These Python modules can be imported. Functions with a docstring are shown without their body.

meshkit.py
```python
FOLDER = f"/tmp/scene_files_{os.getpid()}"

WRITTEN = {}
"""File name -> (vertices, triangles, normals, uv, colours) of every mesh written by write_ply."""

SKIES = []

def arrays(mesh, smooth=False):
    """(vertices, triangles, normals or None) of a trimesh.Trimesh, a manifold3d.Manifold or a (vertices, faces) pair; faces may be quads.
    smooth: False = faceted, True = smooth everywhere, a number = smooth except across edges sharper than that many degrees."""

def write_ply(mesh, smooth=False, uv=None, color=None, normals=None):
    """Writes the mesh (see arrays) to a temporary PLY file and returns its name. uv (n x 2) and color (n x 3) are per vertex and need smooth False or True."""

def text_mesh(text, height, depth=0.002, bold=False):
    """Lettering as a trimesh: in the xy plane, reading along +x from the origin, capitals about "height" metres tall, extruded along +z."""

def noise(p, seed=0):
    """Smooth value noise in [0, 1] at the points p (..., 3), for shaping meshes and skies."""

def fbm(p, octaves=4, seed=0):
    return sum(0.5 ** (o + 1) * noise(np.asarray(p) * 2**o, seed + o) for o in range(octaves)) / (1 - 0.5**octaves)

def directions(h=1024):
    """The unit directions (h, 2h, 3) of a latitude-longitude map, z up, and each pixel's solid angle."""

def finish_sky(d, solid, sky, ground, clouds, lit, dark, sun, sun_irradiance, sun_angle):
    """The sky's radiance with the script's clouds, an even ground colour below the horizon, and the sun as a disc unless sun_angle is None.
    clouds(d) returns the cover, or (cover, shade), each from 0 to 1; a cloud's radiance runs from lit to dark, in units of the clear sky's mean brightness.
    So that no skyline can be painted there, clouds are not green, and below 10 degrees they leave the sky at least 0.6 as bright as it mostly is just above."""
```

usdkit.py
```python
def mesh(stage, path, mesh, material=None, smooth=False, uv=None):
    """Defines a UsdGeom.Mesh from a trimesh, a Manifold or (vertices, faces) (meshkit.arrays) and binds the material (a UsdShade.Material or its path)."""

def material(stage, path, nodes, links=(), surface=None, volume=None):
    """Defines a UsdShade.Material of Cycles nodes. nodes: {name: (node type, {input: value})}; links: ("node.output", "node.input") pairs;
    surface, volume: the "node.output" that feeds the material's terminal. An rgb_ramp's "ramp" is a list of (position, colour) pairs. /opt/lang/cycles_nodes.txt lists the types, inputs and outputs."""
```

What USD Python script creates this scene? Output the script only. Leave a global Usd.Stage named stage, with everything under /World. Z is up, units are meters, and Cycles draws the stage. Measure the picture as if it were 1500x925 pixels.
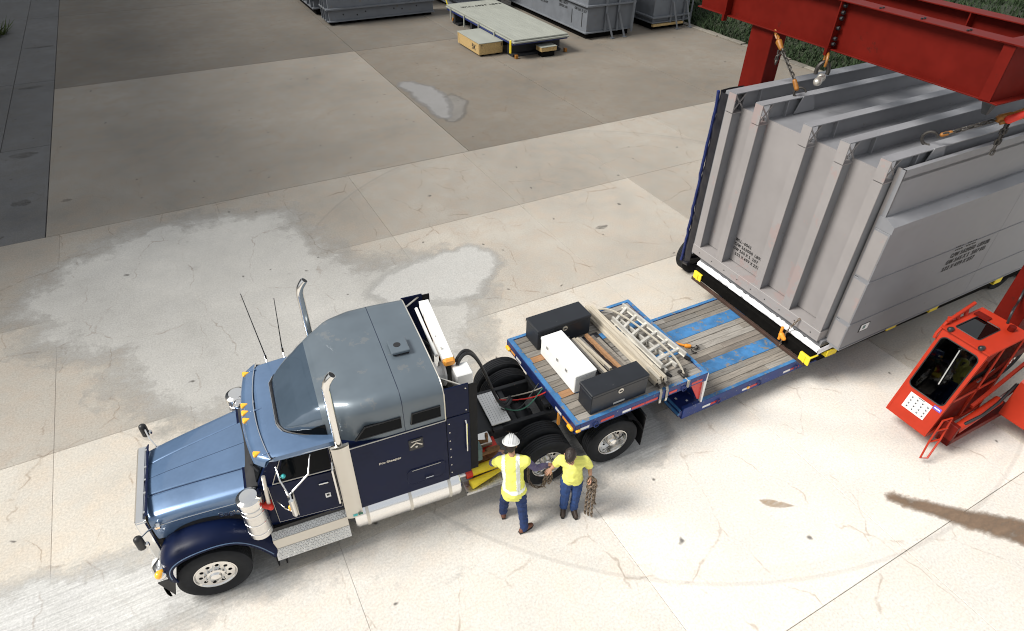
import math, random
import numpy as np, trimesh, manifold3d as m3
from shapely.geometry import Polygon
from pxr import Usd, UsdGeom, UsdLux, UsdShade, Gf, Sdf, Vt
import usdkit, meshkit

# ------------------------------------------------------------------ camera, sky, sun, exposure
stage = Usd.Stage.CreateInMemory()
UsdGeom.SetStageUpAxis(stage, UsdGeom.Tokens.z)
UsdGeom.SetStageMetersPerUnit(stage, 1.0)
UsdGeom.Xform.Define(stage, '/World')
EXPOSURE = 1.7
CAM_H, FOCAL_PX, PITCH, ROLL, YAW = 9.5, 923.08, 38.484, 1.3708, 0.51267
p_, r_ = math.radians(PITCH), math.radians(ROLL)
fwd = np.array([math.sin(YAW) * math.cos(p_), math.cos(YAW) * math.cos(p_), -math.sin(p_)])
rgt = np.array([math.cos(YAW), -math.sin(YAW), 0.0])
upv = np.cross(rgt, fwd)
R1, U1 = math.cos(r_) * rgt + math.sin(r_) * upv, -math.sin(r_) * rgt + math.cos(r_) * upv
cam = UsdGeom.Camera.Define(stage, '/World/camera')
cam.AddTransformOp().Set(Gf.Matrix4d(*R1, 0, *U1, 0, *(-fwd), 0, 0, 0, CAM_H, 1))
cam.CreateHorizontalApertureAttr(36.0)
cam.CreateVerticalApertureAttr(36.0 * 631 / 1024)
cam.CreateFocalLengthAttr(36.0 * FOCAL_PX / 1500)
cam.CreateClippingRangeAttr(Gf.Vec2f(0.1, 2000))
cam.CreateExposureAttr(EXPOSURE)

SUN_EL, SUN_AZ = math.radians(46), math.atan2(-0.97, 0.24)      # azimuth as atan2(x, y) of the direction towards the sun
sun_dir = np.array([math.sin(SUN_AZ) * math.cos(SUN_EL), math.cos(SUN_AZ) * math.cos(SUN_EL), math.sin(SUN_EL)])
usdkit.material(stage, '/World/Looks/sky_look', {
    's': ('sky_texture', {'sky_type': 'single_scattering', 'sun_disc': False, 'sun_elevation': SUN_EL, 'sun_rotation': SUN_AZ, 'air_density': 1.0, 'aerosol_density': 3.0}),
    'n': ('noise_texture', {'scale': 2.2, 'detail': 5.0}), 't': ('texture_coordinate', {}),
    'r': ('rgb_ramp', {'ramp': [(0.36, (0.72, 0.72, 0.72)), (0.6, (1, 1, 1))]}),
    'v': ('mix', {'mix_type': 'mix', 'color2': (4.2, 4.3, 4.4)}), 'b': ('background_shader', {'strength': 0.05})},
    [('t.generated', 'n.vector'), ('n.fac', 'r.fac'), ('r.color', 'v.fac'), ('s.color', 'v.color1'), ('v.color', 'b.color')], surface='b.background')
dome = UsdLux.DomeLight.Define(stage, '/World/sky')
UsdShade.MaterialBindingAPI.Apply(dome.GetPrim()).Bind(UsdShade.Material.Get(stage, '/World/Looks/sky_look'))
sun = UsdLux.DistantLight.Define(stage, '/World/sun')
sun.CreateIntensityAttr(0.4)
sun.CreateAngleAttr(22.0)
sun.CreateNormalizeAttr(True)
sun.CreateColorAttr(Gf.Vec3f(1.0, 0.97, 0.92))
z_ = sun_dir; x_ = np.cross([0, 0, 1.0], z_); x_ /= np.linalg.norm(x_); y_ = np.cross(z_, x_)
sun.AddTransformOp().Set(Gf.Matrix4d(*x_, 0, *y_, 0, *z_, 0, 0, 0, 30, 1))

# ------------------------------------------------------------------ helpers
rng = np.random.default_rng(7)
random.seed(7)
PI = math.pi
TRACTOR = ((-1.264, 7.558), 3.0463)      # x forward, y driver side (towards the viewer)
TRAILER = ((4.517, 6.969), 3.1287)
YARD = ((0.0, 0.0), 0.0)
VIEW = ((0.0, 0.0), -YAW)

def to_world(fr, p):
    (ox, oy), a = fr
    return np.array([ox + p[0] * math.cos(a) - p[1] * math.sin(a), oy + p[0] * math.sin(a) + p[1] * math.cos(a), p[2]])

taken = {}
def numbered(path):
    k = taken.get(path, -1) + 1
    taken[path] = k
    return path if k == 0 else f'{path}_{k:03d}'

class Thing:
    def __init__(s, path, o): s.path, s.o = path, np.array(o, float)

def tag(path, label=None, cat=None, group=None, kind=None):
    p = stage.GetPrimAtPath(path)
    for k, v in (('label', label), ('category', cat), ('group', group), ('kind', kind)):
        if v: p.SetCustomDataByKey(k, v)

def thing(name, label, cat, fr=YARD, o=(0, 0, 0), group=None, kind=None):
    """an Xform under /World at o (in the frame fr); its parts are authored in the coordinates of fr"""
    path = numbered('/World/' + name)
    x = UsdGeom.Xform.Define(stage, path)
    w = to_world(fr, o)
    x.AddTranslateOp().Set(Gf.Vec3d(*map(float, w))); x.AddRotateZOp().Set(math.degrees(fr[1]))
    tag(path, label, cat, group, kind)
    return Thing(path, o)

def holder(parent, name, label=None):
    path = numbered(parent.path + '/' + name)
    UsdGeom.Xform.Define(stage, path)
    if label: tag(path, label)
    return Thing(path, parent.o)

_ico = np.array(trimesh.creation.icosphere(subdivisions=1).vertices)
_ico2 = np.array(trimesh.creation.icosphere(subdivisions=2).vertices)
def hullm(pts): return m3.Manifold.hull_points([tuple(map(float, p)) for p in pts])
def balls(*pr): return np.vstack([np.asarray(p) + r * _ico for p, r in pr])

class MB:
    def __init__(s): s.V, s.F, s.n = [], [], 0
    def add(s, v, f):
        v, f = np.asarray(v, float), np.asarray(f, int)
        if f.shape[1] == 4: f = np.vstack([f[:, [0, 1, 2]], f[:, [0, 2, 3]]])
        s.V.append(v); s.F.append(f + s.n); s.n += len(v); return s
    def mesh(s, m):
        if hasattr(m, 'to_mesh'):
            q = m.to_mesh(); return s.add(q.vert_properties[:, :3], q.tri_verts)
        return s.add(m.vertices, m.faces)
    def hull(s, pts): return s.mesh(hullm(pts))
    def box(s, x0, x1, y0, y1, z0, z1, b=0.0):
        x0, x1 = min(x0, x1), max(x0, x1); y0, y1 = min(y0, y1), max(y0, y1); z0, z1 = min(z0, z1), max(z0, z1)
        if b <= 0:
            v = np.array([[x, y, z] for x in (x0, x1) for y in (y0, y1) for z in (z0, z1)])
            return s.add(v, [[0, 1, 3, 2], [4, 6, 7, 5], [0, 4, 5, 1], [2, 3, 7, 6], [0, 2, 6, 4], [1, 5, 7, 3]])
        pts = []
        for i, x in ((0, x0), (1, x1)):
            for j, y in ((0, y0), (1, y1)):
                for k, z in ((0, z0), (1, z1)):
                    sx, sy, sz = (b, -b)[i], (b, -b)[j], (b, -b)[k]
                    pts += [(x, y + sy, z + sz), (x + sx, y, z + sz), (x + sx, y + sy, z)]
        return s.hull(pts)
    def beam(s, p0, p1, w, h, up=(0, 0, 1)):
        p0, p1 = np.array(p0, float), np.array(p1, float); d = p1 - p0; d /= np.linalg.norm(d)
        a = np.cross(d, up); a /= np.linalg.norm(a); b = np.cross(a, d)
        v = np.array([q + i * a * w / 2 + j * b * h / 2 for q in (p0, p1) for i in (-1, 1) for j in (-1, 1)])
        return s.add(v, [[0, 1, 3, 2], [4, 6, 7, 5], [0, 4, 5, 1], [2, 3, 7, 6], [0, 2, 6, 4], [1, 5, 7, 3]])
    def cyl(s, p0, p1, r0, r1=None, n=16):
        return s.tube([p0, p1], [r0, r0 if r1 is None else r1], n)
    def tube(s, pts, r, n=8, closed=False):
        p = np.asarray(pts, float); m = len(p); r = np.broadcast_to(r, (m,))
        t = (np.roll(p, -1, 0) - np.roll(p, 1, 0)) if closed else np.gradient(p, axis=0)
        t /= np.linalg.norm(t, axis=1, keepdims=True) + 1e-12
        a = np.cross(t[0], [0, 0, 1.0] if abs(t[0][2]) < 0.9 else [1.0, 0, 0]); A = []
        for i in range(m):
            a = a - t[i] * np.dot(a, t[i]); a /= np.linalg.norm(a); A.append(a.copy())
        A = np.array(A); B = np.cross(t, A); g = np.arange(n) * 2 * PI / n
        v = (p[:, None] + r[:, None, None] * (np.cos(g)[None, :, None] * A[:, None] + np.sin(g)[None, :, None] * B[:, None])).reshape(-1, 3)
        f = []
        for i in range(m if closed else m - 1):
            k = (i + 1) % m
            for j in range(n): f.append([i * n + j, i * n + (j + 1) % n, k * n + (j + 1) % n, k * n + j])
        f = np.array(f); f = np.vstack([f[:, [0, 1, 2]], f[:, [0, 2, 3]]])
        if not closed:
            v = np.vstack([v, p[0], p[-1]]); c0, c1 = m * n, m * n + 1
            f = np.vstack([f, [[c0, (j + 1) % n, j] for j in range(n)], [[c1, (m - 1) * n + j, (m - 1) * n + (j + 1) % n] for j in range(n)]])
        return s.add(v, f)
    def prism(s, poly, axis, a, b):
        m = trimesh.creation.extrude_polygon(Polygon(poly) if not isinstance(poly, Polygon) else poly, b - a, engine='earcut')
        v = np.array(m.vertices); q = v[:, 2] + a
        v = {'z': np.c_[v[:, 0], v[:, 1], q], 'y': np.c_[v[:, 0], q, v[:, 1]], 'x': np.c_[q, v[:, 0], v[:, 1]]}[axis]
        return s.add(v, m.faces)
    def lathe(s, prof, p, axis, n=32, close=False):
        """prof: (radius, along) pairs; axis a unit vector"""
        ax = np.array(axis, float); a = np.cross(ax, [0, 0, 1.0] if abs(ax[2]) < 0.9 else [1.0, 0, 0]); a /= np.linalg.norm(a); b = np.cross(ax, a)
        prof = list(prof); m = len(prof); g = np.arange(n) * 2 * PI / n
        v = np.array([np.asarray(p) + t * ax + r * (np.cos(q) * a + np.sin(q) * b) for r, t in prof for q in g])
        f = []
        for i in range(m if close else m - 1):
            k = (i + 1) % m
            for j in range(n): f.append([i * n + j, i * n + (j + 1) % n, k * n + (j + 1) % n, k * n + j])
        return s.add(v, f)
    def grid(s, P, closed_u=False):
        P = np.asarray(P, float); m, n = P.shape[:2]; f = []
        for i in range(m - 1):
            for j in range(n - 1): f.append([i * n + j, i * n + j + 1, (i + 1) * n + j + 1, (i + 1) * n + j])
        return s.add(P.reshape(-1, 3), f)
    def text(s, txt, h, o, ux, uy, d=0.002, bold=True):
        m = meshkit.text_mesh(txt, h, d, bold); v = np.array(m.vertices)
        ux, uy = np.array(ux, float), np.array(uy, float); nn = np.cross(ux, uy)
        return s.add(np.asarray(o) + v[:, :1] * ux + v[:, 1:2] * uy + v[:, 2:3] * nn, m.faces)
    def arr(s): return np.vstack(s.V), np.vstack(s.F)
    def put(s, parent, name, material, smooth=35, label=None, cat=None, kind=None, group=None, fr=None):
        """one Mesh under a Thing (or under /World when parent is None)"""
        v, f = s.arr()
        if parent is None:
            path = numbered('/World/' + name)
        else:
            path = numbered(parent.path + '/' + name); v = v - parent.o
        usdkit.mesh(stage, path, trimesh.Trimesh(v, f, process=True, merge_norm=True), L(material), smooth=smooth)
        if parent is None and fr is not None:
            x = UsdGeom.Xformable(stage.GetPrimAtPath(path)); x.AddTranslateOp().Set(Gf.Vec3d(fr[0][0], fr[0][1], 0)); x.AddRotateZOp().Set(math.degrees(fr[1]))
        tag(path, label, cat, group, kind)
        return Thing(path, parent.o if parent is not None else (0, 0, 0))

# ------------------------------------------------------------------ materials
looks = {}
def L(name): return looks[name]

def paint(name, col, rough=0.5, metal=0.0, var=0.15, scale=5.0, bump=0.0, coat=0.0, stretch=(1, 1, 1), fleck=None, rnd=0.0, spec=0.5, detail=5.0, bscale=None):
    """plain surface with noise in tone and gloss; fleck = (colour, threshold, scale) adds wear marks; rnd varies tone per object"""
    c = np.array(col, float)
    N = {'tc': ('texture_coordinate', {}), 'mp': ('mapping', {'mapping_type': 'point', 'scale': stretch}),
         'n': ('noise_texture', {'scale': scale, 'detail': detail, 'roughness': 0.62}),
         'r': ('rgb_ramp', {'ramp': [(0.25, tuple(c * (1 - var))), (0.75, tuple(np.minimum(c * (1 + var), 1)))]}),
         'rr': ('map_range', {'from_min': 0.3, 'from_max': 0.7, 'to_min': max(rough - 0.06, 0.02), 'to_max': min(rough + 0.08, 1)}),
         'p': ('principled_bsdf', {'metallic': metal, 'coat_weight': coat, 'coat_roughness': 0.06, 'specular_ior_level': spec})}
    K = [('tc.object', 'mp.vector'), ('mp.vector', 'n.vector'), ('n.fac', 'r.fac'), ('n.fac', 'rr.value'), ('rr.result', 'p.roughness')]
    out = 'r.color'
    if fleck:
        N['fn'] = ('noise_texture', {'scale': fleck[2], 'detail': 6.0, 'roughness': 0.7})
        N['fr'] = ('map_range', {'from_min': fleck[1], 'from_max': fleck[1] + 0.03, 'clamp': True})
        N['fm'] = ('mix', {'color2': fleck[0]})
        K += [('mp.vector', 'fn.vector'), ('fn.fac', 'fr.value'), ('fr.result', 'fm.fac'), (out, 'fm.color1')]
        out = 'fm.color'
    if rnd:
        N['oi'] = ('object_info', {}); N['om'] = ('map_range', {'from_min': 0.0, 'from_max': 1.0, 'to_min': 1 - rnd, 'to_max': 1 + rnd})
        N['hv'] = ('hsv', {'fac': 1.0})
        K += [('oi.random', 'om.value'), ('om.result', 'hv.value'), (out, 'hv.color')]
        out = 'hv.color'
    if bump:
        N['bn'] = ('noise_texture', {'scale': bscale or scale * 6, 'detail': 4.0}); N['b'] = ('bump', {'strength': 0.6, 'distance': bump})
        K += [('mp.vector', 'bn.vector'), ('bn.fac', 'b.height'), ('b.normal', 'p.normal')]
    K.append((out, 'p.base_color'))
    looks[name] = usdkit.material(stage, '/World/Looks/' + name, N, K, surface='p.BSDF')

paint('blue_paint_lit', (0.10, 0.168, 0.285), 0.30, metal=0.4, var=0.08, scale=1.2, coat=0.7)  # hood and cab top: truck paint lightened as if lit from above
paint('navy_paint_shaded', (0.002, 0.006, 0.028), 0.36, metal=0.0, var=0.2, scale=2, coat=0.0, spec=0.16)  # same truck paint, darkened in colour for the shaded sides
paint('roof_paint_lit', (0.105, 0.132, 0.155), 0.42, metal=0.25, var=0.14, scale=1.1, coat=0.3, fleck=((0.14, 0.155, 0.165), 0.60, 2.3))  # same truck paint, with the skylight on the roof put into its colour
paint('roof_gloss', (0.07, 0.10, 0.135), 0.10, metal=0.3, var=0.12, scale=1.5, stretch=(1, 1, .3), coat=1.0)
paint('chrome', (0.80, 0.79, 0.77), 0.12, metal=1.0, var=0.04, scale=3)
paint('aluminium', (0.74, 0.73, 0.71), 0.27, metal=1.0, var=0.03, scale=2)
paint('ladder_alloy', (0.60, 0.58, 0.53), 0.5, metal=0.5, var=0.1, scale=6)
paint('polished_tank', (0.86, 0.86, 0.86), 0.16, metal=1.0, var=0.02, scale=2)
paint('tread_plate', (0.66, 0.66, 0.64), 0.34, metal=0.9, var=0.12, scale=14, bump=0.01, bscale=60)
paint('brushed_steel', (0.62, 0.59, 0.53), 0.40, metal=0.8, var=0.04, scale=3)
paint('rubber', (0.012, 0.012, 0.013), 0.75, var=0.35, scale=9, bump=0.004, spec=0.2)
paint('tread_rubber', (0.016, 0.017, 0.019), 0.8, var=0.4, scale=12, bump=0.004, spec=0.25)
paint('black_plastic', (0.012, 0.012, 0.013), 0.45, var=0.2)
paint('black_steel', (0.011, 0.012, 0.014), 0.55, var=0.5, scale=6, fleck=((0.10, 0.07, 0.05), 0.64, 9), bump=0.003)
paint('toolbox_black', (0.009, 0.011, 0.015), 0.42, var=0.25, scale=3, fleck=((0.08, 0.08, 0.08), 0.68, 14))
paint('white_paint', (0.78, 0.78, 0.76), 0.42, var=0.06, scale=3, fleck=((0.45, 0.40, 0.34), 0.70, 8))
paint('boom_orange', (0.80, 0.33, 0.05), 0.45, var=0.15, scale=3)
paint('amber_lens', (0.95, 0.45, 0.02), 0.2, var=0.05, coat=1)
paint('red_lens', (0.65, 0.02, 0.015), 0.2, var=0.05, coat=1)
paint('clear_lens', (0.82, 0.82, 0.80), 0.15, var=0.05, coat=1)
paint('glass_dark', (0.004, 0.005, 0.006), 0.06, var=0.1, spec=0.06)
paint('trailer_blue', (0.007, 0.028, 0.15), 0.5, var=0.35, scale=3, fleck=((0.20, 0.22, 0.25), 0.62, 11), bump=0.003)
paint('deck_blue', (0.038, 0.15, 0.33), 0.65, var=0.4, scale=4, fleck=((0.17, 0.16, 0.15), 0.56, 7), bump=0.004)
paint('dark_blue', (0.008, 0.018, 0.10), 0.45, var=0.3, scale=4, fleck=((0.25, 0.25, 0.25), 0.68, 7))
paint('tape_red', (0.55, 0.02, 0.015), 0.3, var=0.08)
paint('tape_white', (0.78, 0.78, 0.76), 0.3, var=0.05)
paint('plank_wood', (0.185, 0.165, 0.14), 0.85, var=0.42, scale=3.0, stretch=(0.8, 14, 14), bump=0.006, rnd=0.28, fleck=((0.09, 0.075, 0.06), 0.60, 2.2))
paint('plank_wood_grey', (0.215, 0.20, 0.178), 0.88, var=0.42, scale=3.0, stretch=(0.8, 15, 15), bump=0.006, rnd=0.28, fleck=((0.10, 0.085, 0.07), 0.60, 2.4))
paint('plank_wood_dark', (0.155, 0.135, 0.115), 0.88, var=0.45, scale=3.0, stretch=(0.8, 13, 13), bump=0.006, rnd=0.25)
paint('orange_wood', (0.30, 0.16, 0.075), 0.8, var=0.3, scale=4, stretch=(1, 10, 10), bump=0.004)
paint('lumber', (0.40, 0.355, 0.28), 0.8, var=0.25, scale=4, stretch=(8, 0.7, 8), bump=0.004, rnd=0.2)
paint('strand_board', (0.40, 0.275, 0.115), 0.8, var=0.5, scale=26, bump=0.004)
paint('container_grey_shaded', (0.20, 0.203, 0.215), 0.48, bump=0.05, bscale=1.1, var=0.12, scale=1.3, fleck=((0.16, 0.15, 0.145), 0.66, 5))  # sides and top darker than the front: shade put into the colour
paint('container_front_lit', (0.265, 0.248, 0.243), 0.5, var=0.10, scale=0.8, fleck=((0.29, 0.235, 0.225), 0.60, 0.9))  # same enclosure grey, lightened in colour for the lit front
paint('far_grey_dimmed', (0.125, 0.135, 0.15), 0.55, var=0.15, scale=1.5, fleck=((0.13, 0.12, 0.11), 0.62, 4))  # grey of the far steel, dimmed in colour for the darker far end
paint('far_rust', (0.13, 0.075, 0.045), 0.75, var=0.4, scale=5)
paint('panel_green', (0.25, 0.258, 0.225), 0.6, var=0.10, scale=2, stretch=(1, .3, 1))
paint('stencil_black', (0.012, 0.012, 0.012), 0.6, var=0.2, scale=30)
paint('plastic_wrap', (0.78, 0.78, 0.79), 0.25, var=0.08, scale=5, bump=0.03, bscale=7, coat=0.6)
paint('tarp_black', (0.012, 0.012, 0.016), 0.35, var=0.3, bump=0.02, bscale=6)
paint('rusty_beam', (0.045, 0.022, 0.014), 0.8, var=0.5, scale=5, bump=0.004)
paint('black_timber', (0.005, 0.0045, 0.004), 0.9, var=0.5, scale=6, spec=0.08, bump=0.006)
paint('crane_red_shaded', (0.105, 0.0048, 0.002), 0.55, spec=0.15, var=0.22, scale=1.6, fleck=((0.075, 0.007, 0.004), 0.64, 3), bump=0.002)  # girder and leg red, with shade from above put into the colour
paint('cab_red', (0.36, 0.024, 0.007), 0.48, spec=0.3, var=0.15, scale=2, fleck=((0.20, 0.018, 0.009), 0.66, 5))
paint('chain_steel', (0.06, 0.055, 0.05), 0.5, metal=0.6, var=0.5, scale=20)
paint('chain_rust', (0.16, 0.12, 0.085), 0.6, metal=0.3, var=0.5, scale=20)
paint('hook_yellow', (0.26, 0.10, 0.012), 0.5, var=0.25, scale=14, fleck=((0.10, 0.06, 0.03), 0.6, 20))
paint('safety_yellow', (0.80, 0.62, 0.03), 0.55, var=0.12, scale=6)
paint('binder_orange', (0.80, 0.28, 0.02), 0.5, var=0.15)
paint('pump_red', (0.60, 0.03, 0.015), 0.5, var=0.12)
paint('rust_brown', (0.20, 0.10, 0.04), 0.8, var=0.5, scale=12)
paint('strap_grey', (0.36, 0.33, 0.27), 0.8, var=0.2, scale=30)
paint('hose_green', (0.03, 0.14, 0.09), 0.5, var=0.1)
paint('skin', (0.42, 0.23, 0.15), 0.55, var=0.12, scale=18)
paint('hair', (0.018, 0.011, 0.008), 0.6, var=0.4, scale=60)
paint('vest_yellow', (0.80, 0.80, 0.16), 0.8, var=0.10, scale=7, bump=0.015, bscale=11)
paint('shirt_yellow', (0.78, 0.77, 0.18), 0.85, var=0.10, scale=7, bump=0.02, bscale=10)
paint('reflective', (0.80, 0.82, 0.76), 0.4, var=0.08, scale=20)
paint('sleeve_purple', (0.10, 0.085, 0.17), 0.85, var=0.2, scale=14, bump=0.015, bscale=16)
paint('denim', (0.018, 0.05, 0.16), 0.9, var=0.4, scale=9, bump=0.015, bscale=14)
paint('denim_dark', (0.012, 0.030, 0.105), 0.9, var=0.4, scale=9, bump=0.015, bscale=14)
paint('boot', (0.035, 0.022, 0.015), 0.6, var=0.3, scale=14)
paint('boot_brown', (0.14, 0.05, 0.025), 0.6, var=0.3, scale=14)
paint('helmet_white', (0.82, 0.82, 0.80), 0.3, var=0.04, coat=0.5)
paint('teal_plastic', (0.05, 0.42, 0.42), 0.4)
paint('sticker_violet', (0.12, 0.08, 0.42), 0.4)
paint('paper', (0.80, 0.80, 0.80), 0.5, var=0.04)
paint('grass_soil', (0.015, 0.02, 0.008), 0.95, var=0.5, scale=3, bump=0.05)
paint('grass_blade', (0.016, 0.034, 0.008), 0.8, var=0.6, scale=2.0)
paint('stone', (0.16, 0.145, 0.12), 0.9, var=0.3, scale=6, bump=0.01, rnd=0.25)
paint('weed', (0.06, 0.085, 0.015), 0.8, var=0.6, scale=9)
paint('oil_box', (0.12, 0.20, 0.19), 0.5, var=0.2)

def concrete(name, col, tint=(0.5, 0.42, 0.34), var=0.22, rough=0.85, brushed=0.0, cracks=0.5, skid=True, cut=False):
    """cast concrete: broad blotches, dust tint, grain, brushed lines, fine crack lines; all in metres of the yard"""
    c = np.array(col, float); t = np.array(tint, float) * c.mean() / np.mean(tint)
    N = {'g': ('geometry', {}), 'n1': ('noise_texture', {'scale': 0.22, 'detail': 7.0, 'roughness': 0.65}), 'n2': ('noise_texture', {'scale': 1.7, 'detail': 6.0, 'roughness': 0.7}),
         'n3': ('noise_texture', {'scale': 26.0, 'detail': 5.0, 'roughness': 0.7}),
         'base': ('rgb_ramp', {'ramp': [(0.30, tuple(c * (1 - var))), (0.5, tuple(c)), (0.72, tuple(np.minimum(c * (1 + var), 0.9)))]}),
         'tr': ('map_range', {'from_min': 0.42, 'from_max': 0.68, 'to_min': 0.0, 'to_max': 0.8, 'clamp': True}), 'tm': ('mix', {'color2': tuple(t)}),
         'gr': ('map_range', {'from_min': 0.3, 'from_max': 0.7, 'to_min': 0.80, 'to_max': 1.16}), 'gm': ('mix', {'mix_type': 'multiply', 'fac': 1.0}), 'gc': ('combine_color', {}),
         # cracks: two sizes of warped cells
         'wn': ('noise_texture', {'scale': 0.9, 'detail': 4.0}), 'wv': ('vector_math', {'math_type': 'multiply_add', 'vector2': (0.9, 0.9, 0.9)}),
         'cm': ('mapping', {'mapping_type': 'point', 'scale': (1.0, 0.55, 1.0)}),
         'v1': ('voronoi_texture', {'feature': 'distance_to_edge', 'dimensions': '2D', 'scale': 0.62}), 'v2': ('voronoi_texture', {'feature': 'distance_to_edge', 'dimensions': '2D', 'scale': 2.1}),
         'c1': ('map_range', {'from_min': 0.003, 'from_max': 0.012, 'to_min': 1.0, 'to_max': 0.0, 'clamp': True}), 'c2': ('map_range', {'from_min': 0.004, 'from_max': 0.02, 'to_min': 0.35, 'to_max': 0.0, 'clamp': True}),
         'cn': ('map_range', {'from_min': 0.48, 'from_max': 0.62, 'to_min': 0.0, 'to_max': 1.0, 'clamp': True}), 'c2m': ('math', {'math_type': 'multiply'}),
         'cx': ('math', {'math_type': 'maximum'}), 'cs': ('math', {'math_type': 'multiply', 'value2': cracks}), 'ck': ('map_range', {'from_min': 0.45, 'from_max': 0.6, 'to_min': 0.0, 'to_max': 1.0, 'clamp': True}), 'ckm': ('math', {'math_type': 'multiply'}), 'sk': ('math', {'math_type': 'multiply'}), 'sg': ('separate_color', {}), 'sg2': ('math', {'math_type': 'greater_than', 'value2': 0.72}),
         'cmx': ('mix', {'color2': tuple(c * np.array([0.42, 0.33, 0.26]))}),
         # small dark spots
         'v3': ('voronoi_texture', {'feature': 'f1', 'dimensions': '2D', 'scale': 0.8}), 's1': ('map_range', {'from_min': 0.012, 'from_max': 0.04, 'to_min': 0.8, 'to_max': 0.0, 'clamp': True}), 'sm': ('mix', {'color2': (0.05, 0.045, 0.04)}),
         'p': ('principled_bsdf', {'specular_ior_level': 0.3}), 'rg': ('map_range', {'from_min': 0.3, 'from_max': 0.7, 'to_min': rough - 0.12, 'to_max': min(rough + 0.08, 1)}),
         'b': ('bump', {'strength': 0.5, 'distance': 0.012}), 'ba': ('math', {'math_type': 'add'})}
    K = [('g.position', 'n1.vector'), ('g.position', 'n2.vector'), ('g.position', 'n3.vector'), ('n1.fac', 'base.fac'), ('n2.fac', 'tr.value'), ('tr.result', 'tm.fac'), ('base.color', 'tm.color1'),
         ('n3.fac', 'gr.value'), ('gr.result', 'gc.r'), ('gr.result', 'gc.g'), ('gr.result', 'gc.b'), ('tm.color', 'gm.color1'), ('gc.color', 'gm.color2'),
         ('g.position', 'wn.vector'), ('wn.color', 'wv.vector1'), ('g.position', 'wv.vector3'), ('wv.vector', 'cm.vector'), ('cm.vector', 'v1.vector'), ('cm.vector', 'v2.vector'),
         ('v1.distance', 'c1.value'), ('v2.distance', 'c2.value'), ('n1.fac', 'cn.value'), ('c2.result', 'c2m.value1'), ('cn.result', 'c2m.value2'), ('n2.fac', 'ck.value'), ('c1.result', 'ckm.value1'), ('ck.result', 'ckm.value2'), ('ckm.value', 'cx.value1'), ('c2m.value', 'cx.value2'),
         ('cx.value', 'cs.value1'), ('cs.value', 'cmx.fac'), ('gm.color', 'cmx.color1'), ('wv.vector', 'v3.vector'), ('v3.distance', 's1.value'), ('v3.color', 'sg.color'), ('sg.r', 'sg2.value1'), ('s1.result', 'sk.value1'), ('sg2.value', 'sk.value2'), ('sk.value', 'sm.fac'), ('cmx.color', 'sm.color1'),
         ('n2.fac', 'rg.value'), ('rg.result', 'p.roughness'), ('n3.fac', 'ba.value1'), ('n2.fac', 'ba.value2'), ('ba.value', 'b.height'), ('b.normal', 'p.normal')]
    out = 'sm.color'
    if brushed:
        N['bm'] = ('mapping', {'mapping_type': 'point', 'rotation': (0, 0, 0.62), 'scale': (1.2, 34.0, 1)}); N['bn'] = ('noise_texture', {'scale': 1.0, 'detail': 3.0})
        N['br'] = ('map_range', {'from_min': 0.35, 'from_max': 0.65, 'to_min': 1 - brushed, 'to_max': 1 + brushed}); N['bc'] = ('combine_color', {}); N['bx'] = ('mix', {'mix_type': 'multiply', 'fac': 1.0})
        K += [('g.position', 'bm.vector'), ('bm.vector', 'bn.vector'), ('bn.fac', 'br.value')] + [('br.result', 'bc.' + q) for q in 'rgb'] + [(out, 'bx.color1'), ('bc.color', 'bx.color2')]
        out = 'bx.color'
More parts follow.
